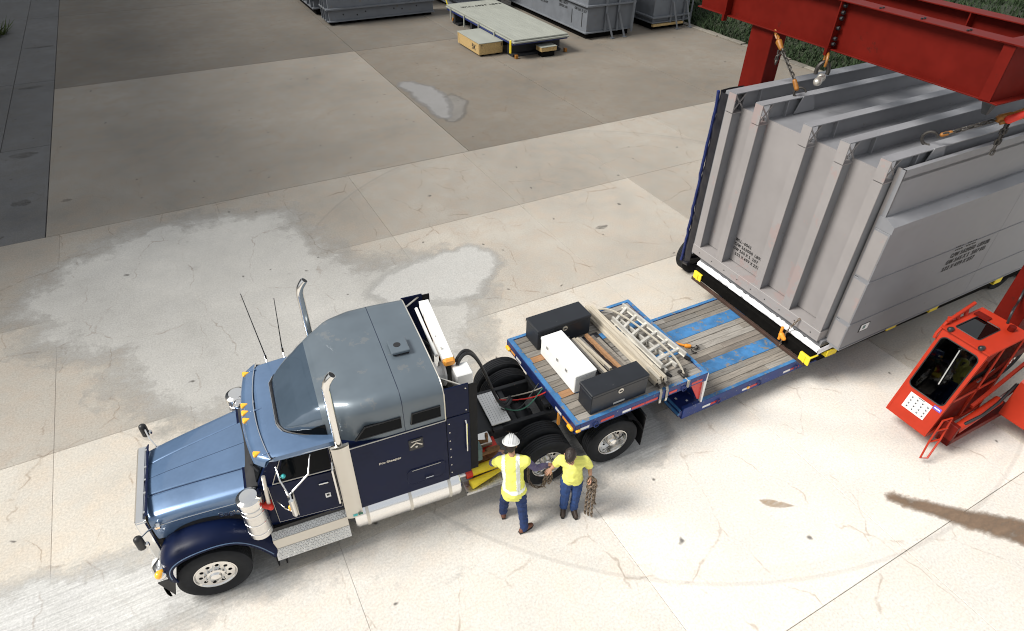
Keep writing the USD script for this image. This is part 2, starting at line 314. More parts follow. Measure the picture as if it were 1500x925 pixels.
    if skid:                                                          # tyre marks: rings round turning centres, broken by noise
        for i, (cx, cy, r, w, a) in enumerate(((9.89, 10.93, 9.15, 0.05, 0.16), (9.89, 10.93, 9.0, 0.16, 0.06), (16.5, 11.0, 9.6, 0.5, 0.05), (16.2, 12.2, 10.1, 0.35, 0.05))):
            N[f'k{i}'] = ('vector_math', {'math_type': 'distance', 'vector2': (cx, cy, 0)}); N[f'ks{i}'] = ('math', {'math_type': 'subtract', 'value2': r}); N[f'ka{i}'] = ('math', {'math_type': 'absolute'})
            N[f'kr{i}'] = ('map_range', {'from_min': w * 0.4, 'from_max': w, 'to_min': a, 'to_max': 0.0, 'clamp': True}); N[f'km{i}'] = ('math', {'math_type': 'multiply'}); N[f'kx{i}'] = ('mix', {'color2': (0.06, 0.06, 0.065)})
            K += [('g.position', f'k{i}.vector1'), (f'k{i}.value', f'ks{i}.value1'), (f'ks{i}.value', f'ka{i}.value1'), (f'ka{i}.value', f'kr{i}.value'), (f'kr{i}.result', f'km{i}.value1'), ('gr.result', f'km{i}.value2'), (f'km{i}.value', f'kx{i}.fac'), (out, f'kx{i}.color1')]
            out = f'kx{i}.color'
    N['oi'] = ('object_info', {}); N['om'] = ('map_range', {'to_min': 0.94, 'to_max': 1.06}); N['hv'] = ('hsv', {'fac': 1.0})
    K += [('oi.random', 'om.value'), ('om.result', 'hv.value'), (out, 'hv.color'), ('hv.color', 'p.base_color')]
    if cut:
        N |= {'e': ('attribute', {'attribute': 'edge'}), 'en': ('noise_texture', {'scale': 1.1, 'detail': 9.0, 'roughness': 0.78}), 'ea': ('math', {'math_type': 'multiply_add', 'value2': 2.2}), 'er': ('map_range', {'from_min': 1.15, 'from_max': 1.85, 'clamp': True}), 't': ('transparent_bsdf', {}), 'mx': ('mix_closure', {})}
        K += [('g.position', 'en.vector'), ('en.fac', 'ea.value1'), ('e.fac', 'ea.value3'), ('ea.value', 'er.value'), ('er.result', 'mx.fac'), ('t.BSDF', 'mx.closure1'), ('p.BSDF', 'mx.closure2')]
    looks[name] = usdkit.material(stage, '/World/Looks/' + name, N, K, surface='mx.closure' if cut else 'p.BSDF')

concrete('concrete_bright', (0.63, 0.6, 0.55), var=0.14, tint=(0.61, 0.545, 0.47))  # slab tones step darker with distance, painting light falloff into the concrete
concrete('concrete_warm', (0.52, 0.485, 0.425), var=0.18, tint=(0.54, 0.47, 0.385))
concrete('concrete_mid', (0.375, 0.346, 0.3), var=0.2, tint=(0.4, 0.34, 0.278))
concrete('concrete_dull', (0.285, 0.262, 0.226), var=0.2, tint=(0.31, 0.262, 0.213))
concrete('concrete_falloff', (0.225, 0.206, 0.177), var=0.2, tint=(0.26, 0.217, 0.172), skid=False, cracks=0.2)  # far slab tone, dimmed in colour as the light falls off
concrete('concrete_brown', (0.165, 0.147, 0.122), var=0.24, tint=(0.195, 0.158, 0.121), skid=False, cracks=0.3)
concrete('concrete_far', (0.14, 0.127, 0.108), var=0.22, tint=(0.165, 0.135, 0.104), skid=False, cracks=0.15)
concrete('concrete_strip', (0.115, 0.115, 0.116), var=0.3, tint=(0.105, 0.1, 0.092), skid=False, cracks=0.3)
concrete('patch_grey', (0.4, 0.388, 0.36), tint=(0.33, 0.322, 0.303), var=0.25, cracks=0.45, skid=False, cut=True)
concrete('patch_pale', (0.43, 0.423, 0.4), tint=(0.395, 0.383, 0.36), var=0.10, cracks=0.1, skid=False, cut=True)
concrete('patch_grooved', (0.48, 0.475, 0.455), tint=(0.41, 0.405, 0.395), var=0.22, brushed=0.12, cracks=0.4, skid=False, cut=True)
concrete('patch_far', (0.21, 0.205, 0.2), tint=(0.18, 0.175, 0.168), var=0.10, cracks=0.1, skid=False, cut=True)
concrete('patch_crumble', (0.15, 0.14, 0.128), tint=(0.19, 0.18, 0.16), var=0.4, cracks=0.6, skid=False, cut=True)
paint('joint_dirt', (0.05, 0.045, 0.04), 0.95, var=0.4, scale=3)
paint('far_ground', (0.10, 0.095, 0.08), 0.95, var=0.4, scale=0.1)

def mud(name, col, thr, stretch, rot):
    usd = {'g': ('geometry', {}), 'm': ('mapping', {'mapping_type': 'point', 'rotation': (0, 0, rot), 'scale': stretch}), 'n': ('noise_texture', {'scale': 3.0, 'detail': 8.0, 'roughness': 0.75}),
           'e': ('attribute', {'attribute': 'edge'}), 'a': ('math', {'math_type': 'add'}), 'r': ('map_range', {'from_min': thr, 'from_max': thr + 0.42, 'to_min': 0, 'to_max': 0.9, 'clamp': True}),
           'c': ('rgb_ramp', {'ramp': [(0.3, tuple(np.array(col) * 0.6)), (0.7, tuple(np.array(col) * 1.35))]}), 'd': ('principled_bsdf', {'roughness': 0.9}), 't': ('transparent_bsdf', {}), 'x': ('mix_closure', {})}
    looks[name] = usdkit.material(stage, '/World/Looks/' + name, usd, [('g.position', 'm.vector'), ('m.vector', 'n.vector'), ('n.fac', 'c.fac'), ('c.color', 'd.base_color'), ('n.fac', 'a.value1'), ('e.fac', 'a.value2'), ('a.value', 'r.value'), ('r.result', 'x.fac'), ('t.BSDF', 'x.closure1'), ('d.BSDF', 'x.closure2')], surface='x.closure')
mud('mud_brown', (0.17, 0.115, 0.075), 1.06, (0.8, 1.6, 1), 0.5)
mud('mud_tan', (0.34, 0.25, 0.165), 1.28, (0.8, 3.0, 1), 0.3)
mud('mud_faint', (0.40, 0.29, 0.20), 1.42, (1.5, 2.0, 1), 0.3)
mud('stain_dark', (0.055, 0.05, 0.045), 1.36, (0.8, 3.2, 1), 0.2)

# window glass one can look through
looks['cab_glass'] = usdkit.material(stage, '/World/Looks/cab_glass', {'f': ('fresnel', {'IOR': 1.5}), 't': ('transparent_bsdf', {'color': (0.07, 0.078, 0.078)}), 'g': ('glossy_bsdf', {'color': (0.9, 0.9, 0.9), 'roughness': 0.02}), 'x': ('mix_closure', {})},
    [('f.fac', 'x.fac'), ('t.BSDF', 'x.closure1'), ('g.BSDF', 'x.closure2')], surface='x.closure')

# ------------------------------------------------------------------ the setting: yard, patches, bank
m = MB(); m.box(-400, 400, -300, 600, -0.5, -0.16); m.put(None, 'ground', 'far_ground', False, kind='structure')
yard = Thing('/World/concrete_yard', (0, 0, 0)); UsdGeom.Xform.Define(stage, yard.path); tag(yard.path, 'pale concrete yard laid in large rectangular slabs', kind='structure')
m = MB(); m.box(-40, 29.0, -14, 80, -0.16, -0.05); m.put(yard, 'joint_bed', 'joint_dirt', False)
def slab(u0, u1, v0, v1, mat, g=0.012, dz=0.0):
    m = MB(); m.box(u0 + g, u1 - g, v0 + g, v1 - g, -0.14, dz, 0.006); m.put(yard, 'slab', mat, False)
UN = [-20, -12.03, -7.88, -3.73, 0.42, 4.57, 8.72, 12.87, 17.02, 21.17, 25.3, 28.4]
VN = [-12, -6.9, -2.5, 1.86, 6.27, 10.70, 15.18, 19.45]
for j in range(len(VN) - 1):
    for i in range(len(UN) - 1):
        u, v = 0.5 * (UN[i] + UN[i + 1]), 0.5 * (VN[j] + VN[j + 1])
        mat = ('concrete_bright', 'concrete_warm', 'concrete_mid', 'concrete_dull')[min(3, (v > 6.3) + (v > 10.7) + (v > 15.2) + (u > 12.9 and v > 1.9))]  # rows and the right side darken in colour, imitating light falloff
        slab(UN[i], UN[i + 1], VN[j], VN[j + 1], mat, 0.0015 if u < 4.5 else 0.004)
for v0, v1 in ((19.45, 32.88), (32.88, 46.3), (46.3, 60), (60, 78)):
    slab(-4.08, 9.03, v0, v1, 'concrete_falloff' if v1 < 33 else 'concrete_far', 0.016)
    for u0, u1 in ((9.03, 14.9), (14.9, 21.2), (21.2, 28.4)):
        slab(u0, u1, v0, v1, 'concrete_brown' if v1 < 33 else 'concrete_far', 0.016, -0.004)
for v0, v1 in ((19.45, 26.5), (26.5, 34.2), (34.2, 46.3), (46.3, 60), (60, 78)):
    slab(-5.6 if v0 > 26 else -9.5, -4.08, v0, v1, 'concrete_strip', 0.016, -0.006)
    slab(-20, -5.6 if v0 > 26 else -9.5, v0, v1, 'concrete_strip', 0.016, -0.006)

def blob(pts, amp, seed, n=420, z=0.004):
    """irregular flat sheet with a ragged edge; the primvar edge is 1 inside and 0 at the rim"""
    P = Polygon(pts).buffer(0.25).buffer(-0.25)
    ring = P.exterior; q = np.array([ring.interpolate(t, normalized=True).coords[0] for t in np.linspace(0, 1, n, endpoint=False)])
    c = q.mean(0); d = q - c; d /= np.linalg.norm(d, axis=1, keepdims=True)
    k = (meshkit.fbm(np.c_[q * 1.7, np.full(n, seed * 3.1)], 6, seed) - 0.5) * 2 * amp
    q = q + d * k[:, None]
    return Polygon(q).buffer(0), z
def sheet(name, pts, amp, seed, mat, label, z=0.004, kind='structure'):
    P, z = blob(pts, amp, seed, z=z)
    if P.geom_type != 'Polygon': P = max(P.geoms, key=lambda g: g.area)
    inner = P.buffer(-max(0.12, 0.16 * math.sqrt(P.area)))
    import shapely
    xs = [np.array(P.exterior.coords)[:-1]]
    if not inner.is_empty:
        for g in getattr(inner, 'geoms', [inner]): xs.append(np.array([g.exterior.interpolate(t, normalized=True).coords[0] for t in np.linspace(0, 1, 60, endpoint=False)]))
    x0, y0, x1, y1 = P.bounds; gx, gy = np.meshgrid(np.linspace(x0, x1, 24), np.linspace(y0, y1, 24)); g = np.c_[gx.ravel(), gy.ravel()]
    xs.append(g[shapely.contains_xy(inner, g[:, 0], g[:, 1])] if not inner.is_empty else np.zeros((0, 2)))
    V = np.vstack(xs); from scipy.spatial import Delaunay
    T = Delaunay(V).simplices; cc = V[T].mean(1); T = T[shapely.contains_xy(P, cc[:, 0], cc[:, 1])]
    path = numbered('/World/' + name)
    ms = usdkit.mesh(stage, path, (np.c_[V, np.full(len(V), z)], T), L(mat))
    e = np.ones(len(V)); e[:len(xs[0])] = 0.0
    UsdGeom.PrimvarsAPI(ms).CreatePrimvar('edge', Sdf.ValueTypeNames.FloatArray, 'vertex').Set(Vt.FloatArray.FromNumpy(e.astype(np.float32)))
    tag(path, label, kind=kind)
sheet('concrete_patch', [(-4.9, 14.3), (-5.2, 16.6), (-4.1, 18.1), (-1.8, 19.5), (0.7, 19.25), (2.7, 18.4), (3.3, 15.9), (4.0, 14.6), (5.2, 14.4), (6.6, 13.9), (7.0, 12.7), (6.3, 11.5), (5.6, 10.0), (4.0, 7.8), (1.0, 8.6), (-1.4, 9.6), (-2.4, 10.4), (-3.5, 11.8), (-3.2, 12.6), (-4.1, 13.2)], 0.42, 3, 'patch_grey', 'broad rough grey concrete patch beyond the truck')
sheet('concrete_patch', [(2.6, 12.9), (3.7, 13.6), (5.4, 14.0), (6.6, 13.9), (6.95, 12.9), (6.6, 12.2), (5.4, 11.2), (3.2, 11.9)], 0.25, 5, 'patch_pale', 'smooth pale concrete patch behind the sleeper', z=0.008)
sheet('concrete_patch', [(9.1, 27.6), (10.1, 27.5), (10.7, 26.3), (10.6, 24.3), (9.9, 22.6), (9.2, 22.4), (9.06, 24.5)], 0.12, 8, 'patch_far', 'pale cement patch beside the far slab corner')
sheet('concrete_patch', [(9.6, 24.4), (10.9, 25.2), (11.4, 24.2), (10.3, 22.4), (9.3, 21.9)], 0.35, 12, 'patch_crumble', 'crumbled concrete round the far cement patch', z=0.0025)
sheet('concrete_patch', [(-9, 8.9), (-4.2, 8.3), (-2.6, 8.1), (-0.5, 7.3), (1.2, 6.4), (2.7, 5.8), (2.8, 5.0), (1.5, 4.9), (0.2, 5.6), (-1.2, 5.9), (-3, 6.0), (-5, 6.2), (-9, 6.4)], 0.25, 15, 'patch_grooved', 'grooved grey concrete patch under the truck front')
sheet('concrete_patch', [(4.6, 5.2), (5.3, 5.3), (6.4, 5.0), (6.9, 5.5), (7.2, 6.6), (6.8, 8.0), (4.5, 8.6), (3.2, 7.0)], 0.15, 19, 'patch_grooved', 'grooved grey concrete patch under the drive wheels')
sheet('mud', [(8.9, 3.0), (9.6, 2.95), (10.2, 2.35), (11.1, 1.5), (12.4, 0.4), (11.9, -0.3), (10.5, 0.75), (9.7, 1.75), (9.2, 2.4)], 0.10, 23, 'mud_brown', 'long brown mud streak on the pale concrete at the right', z=0.006, kind='stuff')
sheet('mud', [(7.1, 3.95), (7.5, 3.75), (7.9, 3.35), (7.85, 3.2), (7.5, 3.3), (7.2, 3.55)], 0.05, 29, 'mud_tan', 'small tan mud mark left of the brown streak', z=0.006, kind='stuff')
sheet('mud', [(5.1, 4.0), (5.2, 3.95), (5.75, 4.0), (5.85, 3.8), (5.6, 3.75), (5.1, 3.85)], 0.04, 31, 'mud_tan', 'tan scuff mark on the bright concrete', z=0.006, kind='stuff')
sheet('mud', [(5.05, 4.0), (5.42, 4.55), (5.58, 4.5), (5.2, 3.95)], 0.03, 33, 'mud_tan', 'straight tan scuff line on the bright concrete', z=0.0075, kind='stuff')
for k, (u, v, a, b, s) in enumerate(((-4.9, 25.9, .55, .35, 1), (-4.55, 24.0, .4, .16, 2), (-4.75, 22.0, .35, .3, 3), (-3.6, 21.6, .25, .15, 4), (-5.0, 33.5, .6, .3, 5), (-4.9, 40, .8, .3, 6), (-0.6, 18.7, .22, .1, 7), (10.2, 12.9, .3, .18, 9))):
    t = np.linspace(0, 2 * PI, 14, endpoint=False)
    sheet('mud', np.c_[u + a * np.cos(t), v + b * np.sin(t)], 0.2, 40 + s, 'stain_dark', 'dark stain on the concrete', z=0.0085, kind='stuff')

# grass bank on the right with a stone edge
gx, gy = np.meshgrid(np.linspace(28.4, 60, 50), np.linspace(-5, 90, 110), indexing='ij')
gz = 0.02 + np.clip((gx - 28.4) / 7, 0, 1) ** 0.9 * 2.6 + (meshkit.fbm(np.stack([gx, gy, gx * 0], -1) * 0.8, 4, 5) - 0.5) * 0.25 * np.clip(gx - 28.4, 0, 1)
m = MB(); m.grid(np.stack([gx, gy, gz], -1)); m.put(None, 'bank', 'grass_soil', True, label='dark green bank rising at the right edge of the yard', kind='structure')
m = MB(); V, F = [], []
for k in range(42000):
    u = 28.45 + 15 * rng.random() ** 1.5; v = 8 + 50 * rng.random()
    z = 0.02 + min((u - 28.4) / 7, 1) ** 0.9 * 2.6
    h, w, a = 0.10 + 0.22 * rng.random(), 0.03 + 0.05 * rng.random(), rng.random() * 2 * PI
    dx, dy, lx, ly = w * math.cos(a), w * math.sin(a), 0.14 * rng.normal(), 0.14 * rng.normal()
    i = len(V); V += [(u - dx, v - dy, z - .05), (u + dx, v + dy, z - .05), (u + lx, v + ly, z + h)]; F.append((i, i + 1, i + 2))
m.add(np.array(V), np.array(F)); m.put(None, 'grass', 'grass_blade', False, label='short dark grass covering the bank', kind='stuff')
kerb = thing('stone_edging', 'row of rough pale stones along the foot of the grass bank', 'kerb', o=(28.4, 25, 0))
v = 9.0
while v < 44:
    l = 0.7 + 0.5 * rng.random(); m = MB(); w = 0.16 + 0.1 * rng.random()
    m.box(28.2 - w, 28.2 + w, v, v + l, -0.02, 0.03 + 0.05 * rng.random(), 0.02); m.put(kerb, 'stone', 'stone', False); v += l + 0.02 + 0.05 * rng.random()
wd = thing('weed', 'small weed growing at the far left of the yard', 'plant', o=(-6.9, 43.3, 0))
m = MB(); V, F = [], []
for k in range(140):
    a, e, l = rng.random() * 2 * PI, 0.3 + rng.random(), 0.5 + 0.6 * rng.random()
    b = np.array([-6.9, 43.3, 0]) + rng.normal(size=3) * [0.25, 0.25, 0]; d = np.array([math.cos(a) * math.cos(e), math.sin(a) * math.cos(e), math.sin(e)]); s = np.cross(d, [0, 0, 1]) * 0.05
    i = len(V); V += [b - s, b + s, b + d * l * 0.6 + s * 1.4, b + d * l]; F += [(i, i + 1, i + 2), (i, i + 2, i + 3)]
m.add(np.array(V), np.array(F)); m.put(wd, 'leaves', 'weed', False)

# an added hall, unseen beyond the left edge, placed to shade the far yard
hall = thing('fabrication_hall', 'tall grey hall added out of view to shade the far yard', 'hall', YARD, (-28, 56, 0))
m = MB(); m.box(-42, -15.2, 21, 96, 0, 22); b = m.put(hall, 'wall', 'far_grey_dimmed', False)
m = MB(); m.prism([(-42.6, 22), (-14.6, 22), (-28.6, 26)], 'y', 20.4, 96.6); m.put(hall, 'roof', 'container_grey_shaded', False)
for k in range(8):
    m = MB(); v = 24 + 8.9 * k; m.box(-15.2, -15.12, v, v + 5.2, 0, 7.5); d = m.put(hall, 'door', 'black_steel', False)
    m = MB(); m.box(-15.2, -15.13, v, v + 5.2, 14, 16.5); m.put(hall, 'window', 'glass_dark', False)
for k in range(60):
    m = MB(); v = 21.4 + 1.25 * k; m.box(-15.2, -15.1, v, v + .12, 7.7, 22); m.put(hall, 'cladding_rib', 'far_grey_dimmed', False)

# ------------------------------------------------------------------ the tractor (x forward, y driver side, origin under the front axle)
WB, TAN = 5.488, 1.32
tr = thing('semi_truck', 'dark blue long-nosed tractor truck with a tall sleeper and chrome stacks', 'truck', TRACTOR)
def wheel(parent, x, y, side, dual=False, steer=False, R=0.52, name='wheel'):
    w = holder(parent, name)
    def tyre(yc):
        m = MB(); h = 0.14; p = [(0.295, -0.11), (0.34, -0.125), (0.42, -0.142), (0.475, -0.135), (0.505, -0.118)]
        t = np.linspace(-0.112, 0.112, 6)
        for a, b in zip(t[:-1], t[1:]): p += [(R, a + 0.005), (R, b - 0.005), (R - 0.014, b - 0.004), (R - 0.014, b + 0.004)]
        p = p[:-2] + [(0.505, 0.118), (0.475, 0.135), (0.42, 0.142), (0.34, 0.125), (0.295, 0.11), (0.28, 0.10), (0.28, -0.10)]
        m.lathe(p, (x, yc, R), (0, 1, 0), 48, True); m.put(w, 'tyre', 'tread_rubber', 28)
    cs = [y, y - side * 0.345] if dual else [y]
    for c in cs: tyre(c)
    face = y + side * 0.115
    d = 0.0 if steer else -side * 0.15                      # steer discs stand out, drive discs lie deep
    m = MB(); q = [(0.30, -side * 0.005), (0.302, 0.004 * side), (0.288, 0.006 * side), (0.272, -0.02 * side), (0.265, d - side * 0.02)]
    m.lathe(q, (x, face, R), (0, 1, 0), 40)
    disc = trimesh.creation.annulus(0.085, 0.268, 0.02, sections=40)
    disc.apply_transform(trimesh.geometry.align_vectors([0, 0, 1], [0, 1, 0])); disc.apply_translation([x, face + d - side * 0.02, R])
    D = m3.Manifold(m3.Mesh(np.array(disc.vertices, np.float32), np.array(disc.faces, np.uint32)))
    for k in range(10):
        a = 2 * PI * k / 10; c = np.array([x + 0.205 * math.cos(a), face + d - side * 0.02, R + 0.205 * math.sin(a)])
        D -= hullm(np.vstack([c + [0.03 * math.cos(g), s, 0.03 * math.sin(g)] for g in np.linspace(0, 2 * PI, 12) for s in (-0.1, 0.1)]))
    m.mesh(D); rim = m.put(w, 'rim', 'chrome', 30)
    m = MB(); m.lathe([(0.27, -side * 0.05 + d), (0.0, -side * 0.05 + d)], (x, face, R), (0, 1, 0), 24); m.put(w, 'brake_drum', 'black_steel', 30)
    m = MB(); hb = (0.13, 0.03) if steer else (0.10, 0.14)
    m.lathe([(0.13, d - side * 0.012), (0.125, d + side * 0.02), (0.09, d + side * hb[1]), (0.075, d + side * (hb[1] + 0.03)), (0.0, d + side * (hb[1] + 0.06))], (x, face, R), (0, 1, 0), 20); m.put(w, 'hub', 'chrome', 30)
    m = MB()
    for k in range(10):
        a = 2 * PI * (k + .5) / 10; c = np.array([x + 0.145 * math.cos(a), face + d - side * 0.01, R + 0.145 * math.sin(a)]); m.cyl(c, c + [0, side * 0.045, 0], 0.017, 0.012, 6)
    m.put(w, 'lug_nuts', 'chrome', 30)
for s in (1, -1):
    wheel(tr, 0, s * 1.045, s, steer=True)
    for k in range(2): wheel(tr, -WB - k * TAN, s * 1.085, s, dual=True)

m = MB()
for s in (1, -1):
    m.box(0.55, -7.45, s * 0.40, s * 0.48, 0.72, 1.0, 0.01)
for x in (-0.6, -2.0, -3.6, -4.6, -5.2, -5.85, -6.5, -7.3): m.box(x - .05, x + .05, -0.42, 0.42, 0.76, 0.96, 0.008)
m.put(tr, 'frame', 'black_steel', 30)
m = MB()
for k in range(2):
    m = MB(); x = -WB - k * TAN; m.tube([(x, y, 0.52) for y in (-0.95, -0.3, -0.2, 0.2, 0.3, 0.95)], [.07, .08, .2, .2, .08, .07], 14); m.cyl((x + .2, 0, .52), (x - .22, 0, .55), .17, .10, 14)
    for s in (1, -1): m.lathe([(.0, -.12), (.12, -.11), (.14, 0), (.12, .11), (0, .12)], (x - .28, s * .55, .62), (0, 0, 1), 14); m.box(x + .38, x - .36, s * .5, s * .62, .34, .42)
    m.put(tr, 'rear_axle', 'black_steel', 30)
m = MB(); m.tube([(0, y, .5) for y in (-.9, .9)], .06, 10); m.put(tr, 'front_axle', 'black_steel', 30)
m = MB(); m.prism([(-5.75, -.42), (-6.55, -.42), (-6.7, -.12), (-6.5, -.06), (-6.2, -.1), (-6.2, .1), (-6.5, .06), (-6.7, .12), (-6.55, .42), (-5.75, .42)], 'z', 1.08, 1.17); m.box(-5.9, -6.4, -.45, .45, .98, 1.08); m.put(tr, 'fifth_wheel', 'black_steel', 30)

# hood
def hood_section(t):
    X = 0.60 + t * (-0.86 - 0.60); zt = 1.70 + 0.19 * t - 0.03 * (1 - t) ** 6; ye = 0.70 + 0.21 * t; yc = 0.30 + 0.19 * t; g = 0.012
    P = [(0, zt), (yc * .5, zt - .004), (yc - .035, zt - .012), (yc - .012, zt - .016), (yc, zt - .036), (yc + .012, zt - .026), (yc + .04, zt - .022), (ye - .12, zt - .055), (ye - .05, zt - .075), (ye - .012, zt - .105), (ye, zt - .15), (ye + .004, zt - .22), (ye - .0, zt - .40), (ye - .02, 1.12)]
    return np.array([(X, -y, z) for y, z in P[::-1]] + [(X, y, z) for y, z in P[1:]])
m = MB(); m.grid([hood_section(t) for t in np.linspace(0, 1, 20)]); hood = m.put(tr, 'hood', 'blue_paint_lit', 40)
m = MB(); q = hood_section(1.0); m.tube(q[4:-4] + [-.004, 0, .003], .009, 6); m.put(hood, 'rear_trim', 'chrome', 40)
m = MB()
for s in (1, -1): m.tube([hood_section(t)[13 + s * 11] + [0, s * .004, -.02] for t in np.linspace(0.03, .97, 12)], .006, 6)
m.put(hood, 'side_trim', 'chrome', 40)
for i in (9, 17):
    m = MB(); m.tube([hood_section(t)[i] + [0, 0, .002] for t in np.linspace(0.02, .98, 20)], .0075, 6); m.put(hood, 'crease', 'navy_paint_shaded', 40)  # dark tubes along the grooves, standing in for their shade
m = MB(); m.tube([hood_section(t)[13] + [0, 0, .0] for t in np.linspace(0.02, .98, 12)], .003, 6); m.put(hood, 'centre_seam', 'navy_paint_shaded', 40)
m = MB(); m.text('Eagle', 0.085, (-0.30, 0.913 - .014, 1.46), (-1, 0.13, 0), (0, 0, 1), 0.006); m.put(hood, 'script_emblem', 'chrome', False)
m = MB(); m.text('Eagle', 0.085, (-0.62, -0.915 + .006, 1.46), (1, 0.13, 0), (0, 0, 1), 0.006); m.put(hood, 'script_emblem', 'chrome', False)
# black sheet above the wheel, painting in the arch shadow
for s in (1, -1):
    m = MB(); t = np.linspace(0.02, PI - .02, 22); arc = [(-0.15 + 0.56 * math.cos(a), 1.12 + 0.30 * math.sin(a)) for a in t]
    P = [];
    for x, z in arc:
        k = (0.60 - x) / 1.46; yy = 0.70 + 0.21 * k + 0.006
        P.append([(x, s * yy, 1.10), (x, s * yy, z)])
    m.grid(P); m.put(hood, 'wheel_recess', 'black_plastic', 30)
# grille shell: a chrome surround standing proud of the hood, dark mesh inside, insect screen behind its top edge
m = MB()
for s in (1, -1): m.box(0.62, 0.76, s * 0.66, s * 0.725, 0.72, 1.62, 0.02)
m.box(0.62, 0.76, -0.725, 0.725, 1.60, 1.665, 0.025); m.box(0.62, 0.78, -0.70, 0.70, 0.70, 0.78, 0.02)
gr = m.put(tr, 'grille_shell', 'chrome', 30)
m = MB()
for k in range(24): y = -0.62 + 1.24 * k / 23; m.box(0.70, 0.735, y - .008, y + .008, 0.78, 1.6)
m.put(gr, 'grille_bars', 'chrome', False)
m = MB(); m.box(0.63, 0.69, -0.66, 0.66, 0.76, 1.61); m.put(gr, 'radiator', 'black_plastic', False)
m = MB(); m.grid([[(0.63, y, 1.66), (0.595, y, 1.715 - .02 * abs(y)), (0.575, y, 1.72 - .02 * abs(y))] for y in np.linspace(-.69, .69, 14)]); m.put(tr, 'hood_lip', 'navy_paint_shaded', 30)
m = MB()
for y in (-.6, -.25, .0, .25, .6): m.box(.61, .635, y - .015, y + .015, 1.665, 1.69)
m.put(gr, 'screen_clips', 'chrome', False)
# bumper
m = MB(); pr = [(0.98, .34), (1.0, .42), (1.0, .58), (.97, .66), (.95, .66), (.95, .34)]
P = []
for y in np.linspace(-1.17, 1.17, 21): P.append([(x - 0.32 * max(0, abs(y) - .8) ** 1.3 - .22, y * .985, z) for x, z in pr + pr[:1]])
m.grid(P); m.put(tr, 'bumper', 'chrome', 40)
for s in (1, -1):
    m = MB(); m.prism([(.72, .74), (.52, .74), (.52, .62), (.60, .33)], 'y', s * 1.14 - .012, s * 1.14 + .012); m.put(tr, 'bumper_end', 'black_plastic', False)
# fenders
path = np.array([(.60, .72), (.605, .88), (.58, 1.02), (.50, 1.14), (.36, 1.23), (.18, 1.285), (0, 1.31), (-.2, 1.31), (-.4, 1.27), (-.56, 1.18), (-.70, 1.04), (-.82, .86), (-.92, .66), (-.98, .50)])
from scipy.interpolate import CubicSpline
cs = CubicSpline(np.linspace(0, 1, len(path)), path)
for s in (1, -1):
    m = MB(); P = []
    for t in np.linspace(0, 1, 40):
        c = cs(t); d = np.array([0.0, .5]) - c; d /= np.linalg.norm(d); up = -d
        sec = [(.66, -.02), (.78, .015), (.92, .03), (1.04, .02), (1.12, -.01), (1.17, -.05), (1.195, -.10), (1.20, -.14), (1.18, -.15), (1.15, -.11)]
        P.append([(c[0] + up[0] * o, s * y, c[1] + up[1] * o) for y, o in sec])
    m.grid(P); fe = m.put(tr, 'fender', 'navy_paint_shaded', 40)
    m = MB(); m.tube([P[i][6] for i in range(2, 38)], .008, 6); m.put(fe, 'fender_edge', 'blue_paint_lit', 40)
    m = MB(); P = []
    for t in np.linspace(0.1, 1, 24):
        c = cs(t); d = np.array([0.0, .5]) - c; d /= np.linalg.norm(d); P.append([(c[0] + d[0] * .1, s * .62, c[1] + d[1] * .1), (c[0] + d[0] * .12, s * 1.14, c[1] + d[1] * .12)])
    m.grid(P); m.put(fe, 'inner_liner', 'black_plastic', 40)
    h = holder(tr, 'headlight'); c = np.array([.64, s * 1.05, .93])
    m = MB(); m.hull(balls((c + [-.02, s * .10, 0], .085), (c + [-.05, -s * .12, 0], .085), (c + [.02, -s * .02, 0], .09))); m.put(h, 'lamp_housing', 'chrome', 40)
    m = MB(); m.hull(balls((c + [.035, -s * .12, 0], .07), (c + [.045, -s * .02, 0], .065))); m.put(h, 'lamp_lens', 'clear_lens', 40)
    m = MB(); m.hull(balls((c + [.0, s * .125, .03], .062), (c + [-.02, s * .10, .02], .07))); m.put(h, 'turn_lens', 'amber_lens', 40)
    # hood mirror on its stalk
    hm = holder(tr, 'hood_mirror'); b = np.array([.50, s * .74, 1.50])
    m = MB(); m.tube([b, b + [.10, s * .16, .12], b + [.15, s * .32, .22]], .012, 8); m.box(.46, .54, s * .72, s * .80, 1.47, 1.53, .01); m.put(hm, 'stalk', 'chrome', 40)
    e = b + [.15, s * .34, .16]
    m = MB(); m.hull(np.vstack([balls((e + [.02, 0, .07], .06), (e + [.02, 0, -.09], .06))])); m.put(hm, 'mirror_head', 'black_plastic', 40)
    m = MB(); m.hull(balls((e + [-.045, 0, -.07], .035), (e + [-.05, 0, -.09], .03))); m.put(hm, 'mirror_glass', 'chrome', 40)
    # air cleaner
    a = holder(tr, 'air_cleaner'); x, y = -.79, s * 1.085
    m = MB(); m.lathe([(0, 1.08), (.15, 1.08), (.165, 1.10), (.165, 1.74), (.15, 1.75)], (x, y, 0), (0, 0, 1), 32); m.put(a, 'canister', 'aluminium', 30)
    m = MB(); m.lathe([(.15, 1.75), (.15, 1.78), (.178, 1.785), (.182, 1.80), (.182, 1.89), (.172, 1.915), (.13, 1.935), (.12, 1.945), (0, 1.95)], (x, y, 0), (0, 0, 1), 36); m.put(a, 'cap', 'chrome', 30)
    for z in (1.2, 1.42, 1.64):
        m = MB(); m.lathe([(.166, -.015), (.172, -.012), (.172, .012), (.166, .015)], (x, y, z), (0, 0, 1), 32); m.put(a, 'band', 'chrome', 30)
    m = MB(); m.box(x - .05, x + .05, s * .86, s * .95, 1.15, 1.6); m.tube([(x, s * .9, 1.5), (x, s * .97, 1.5)], .09, 12); m.put(a, 'bracket', 'black_steel', 30)

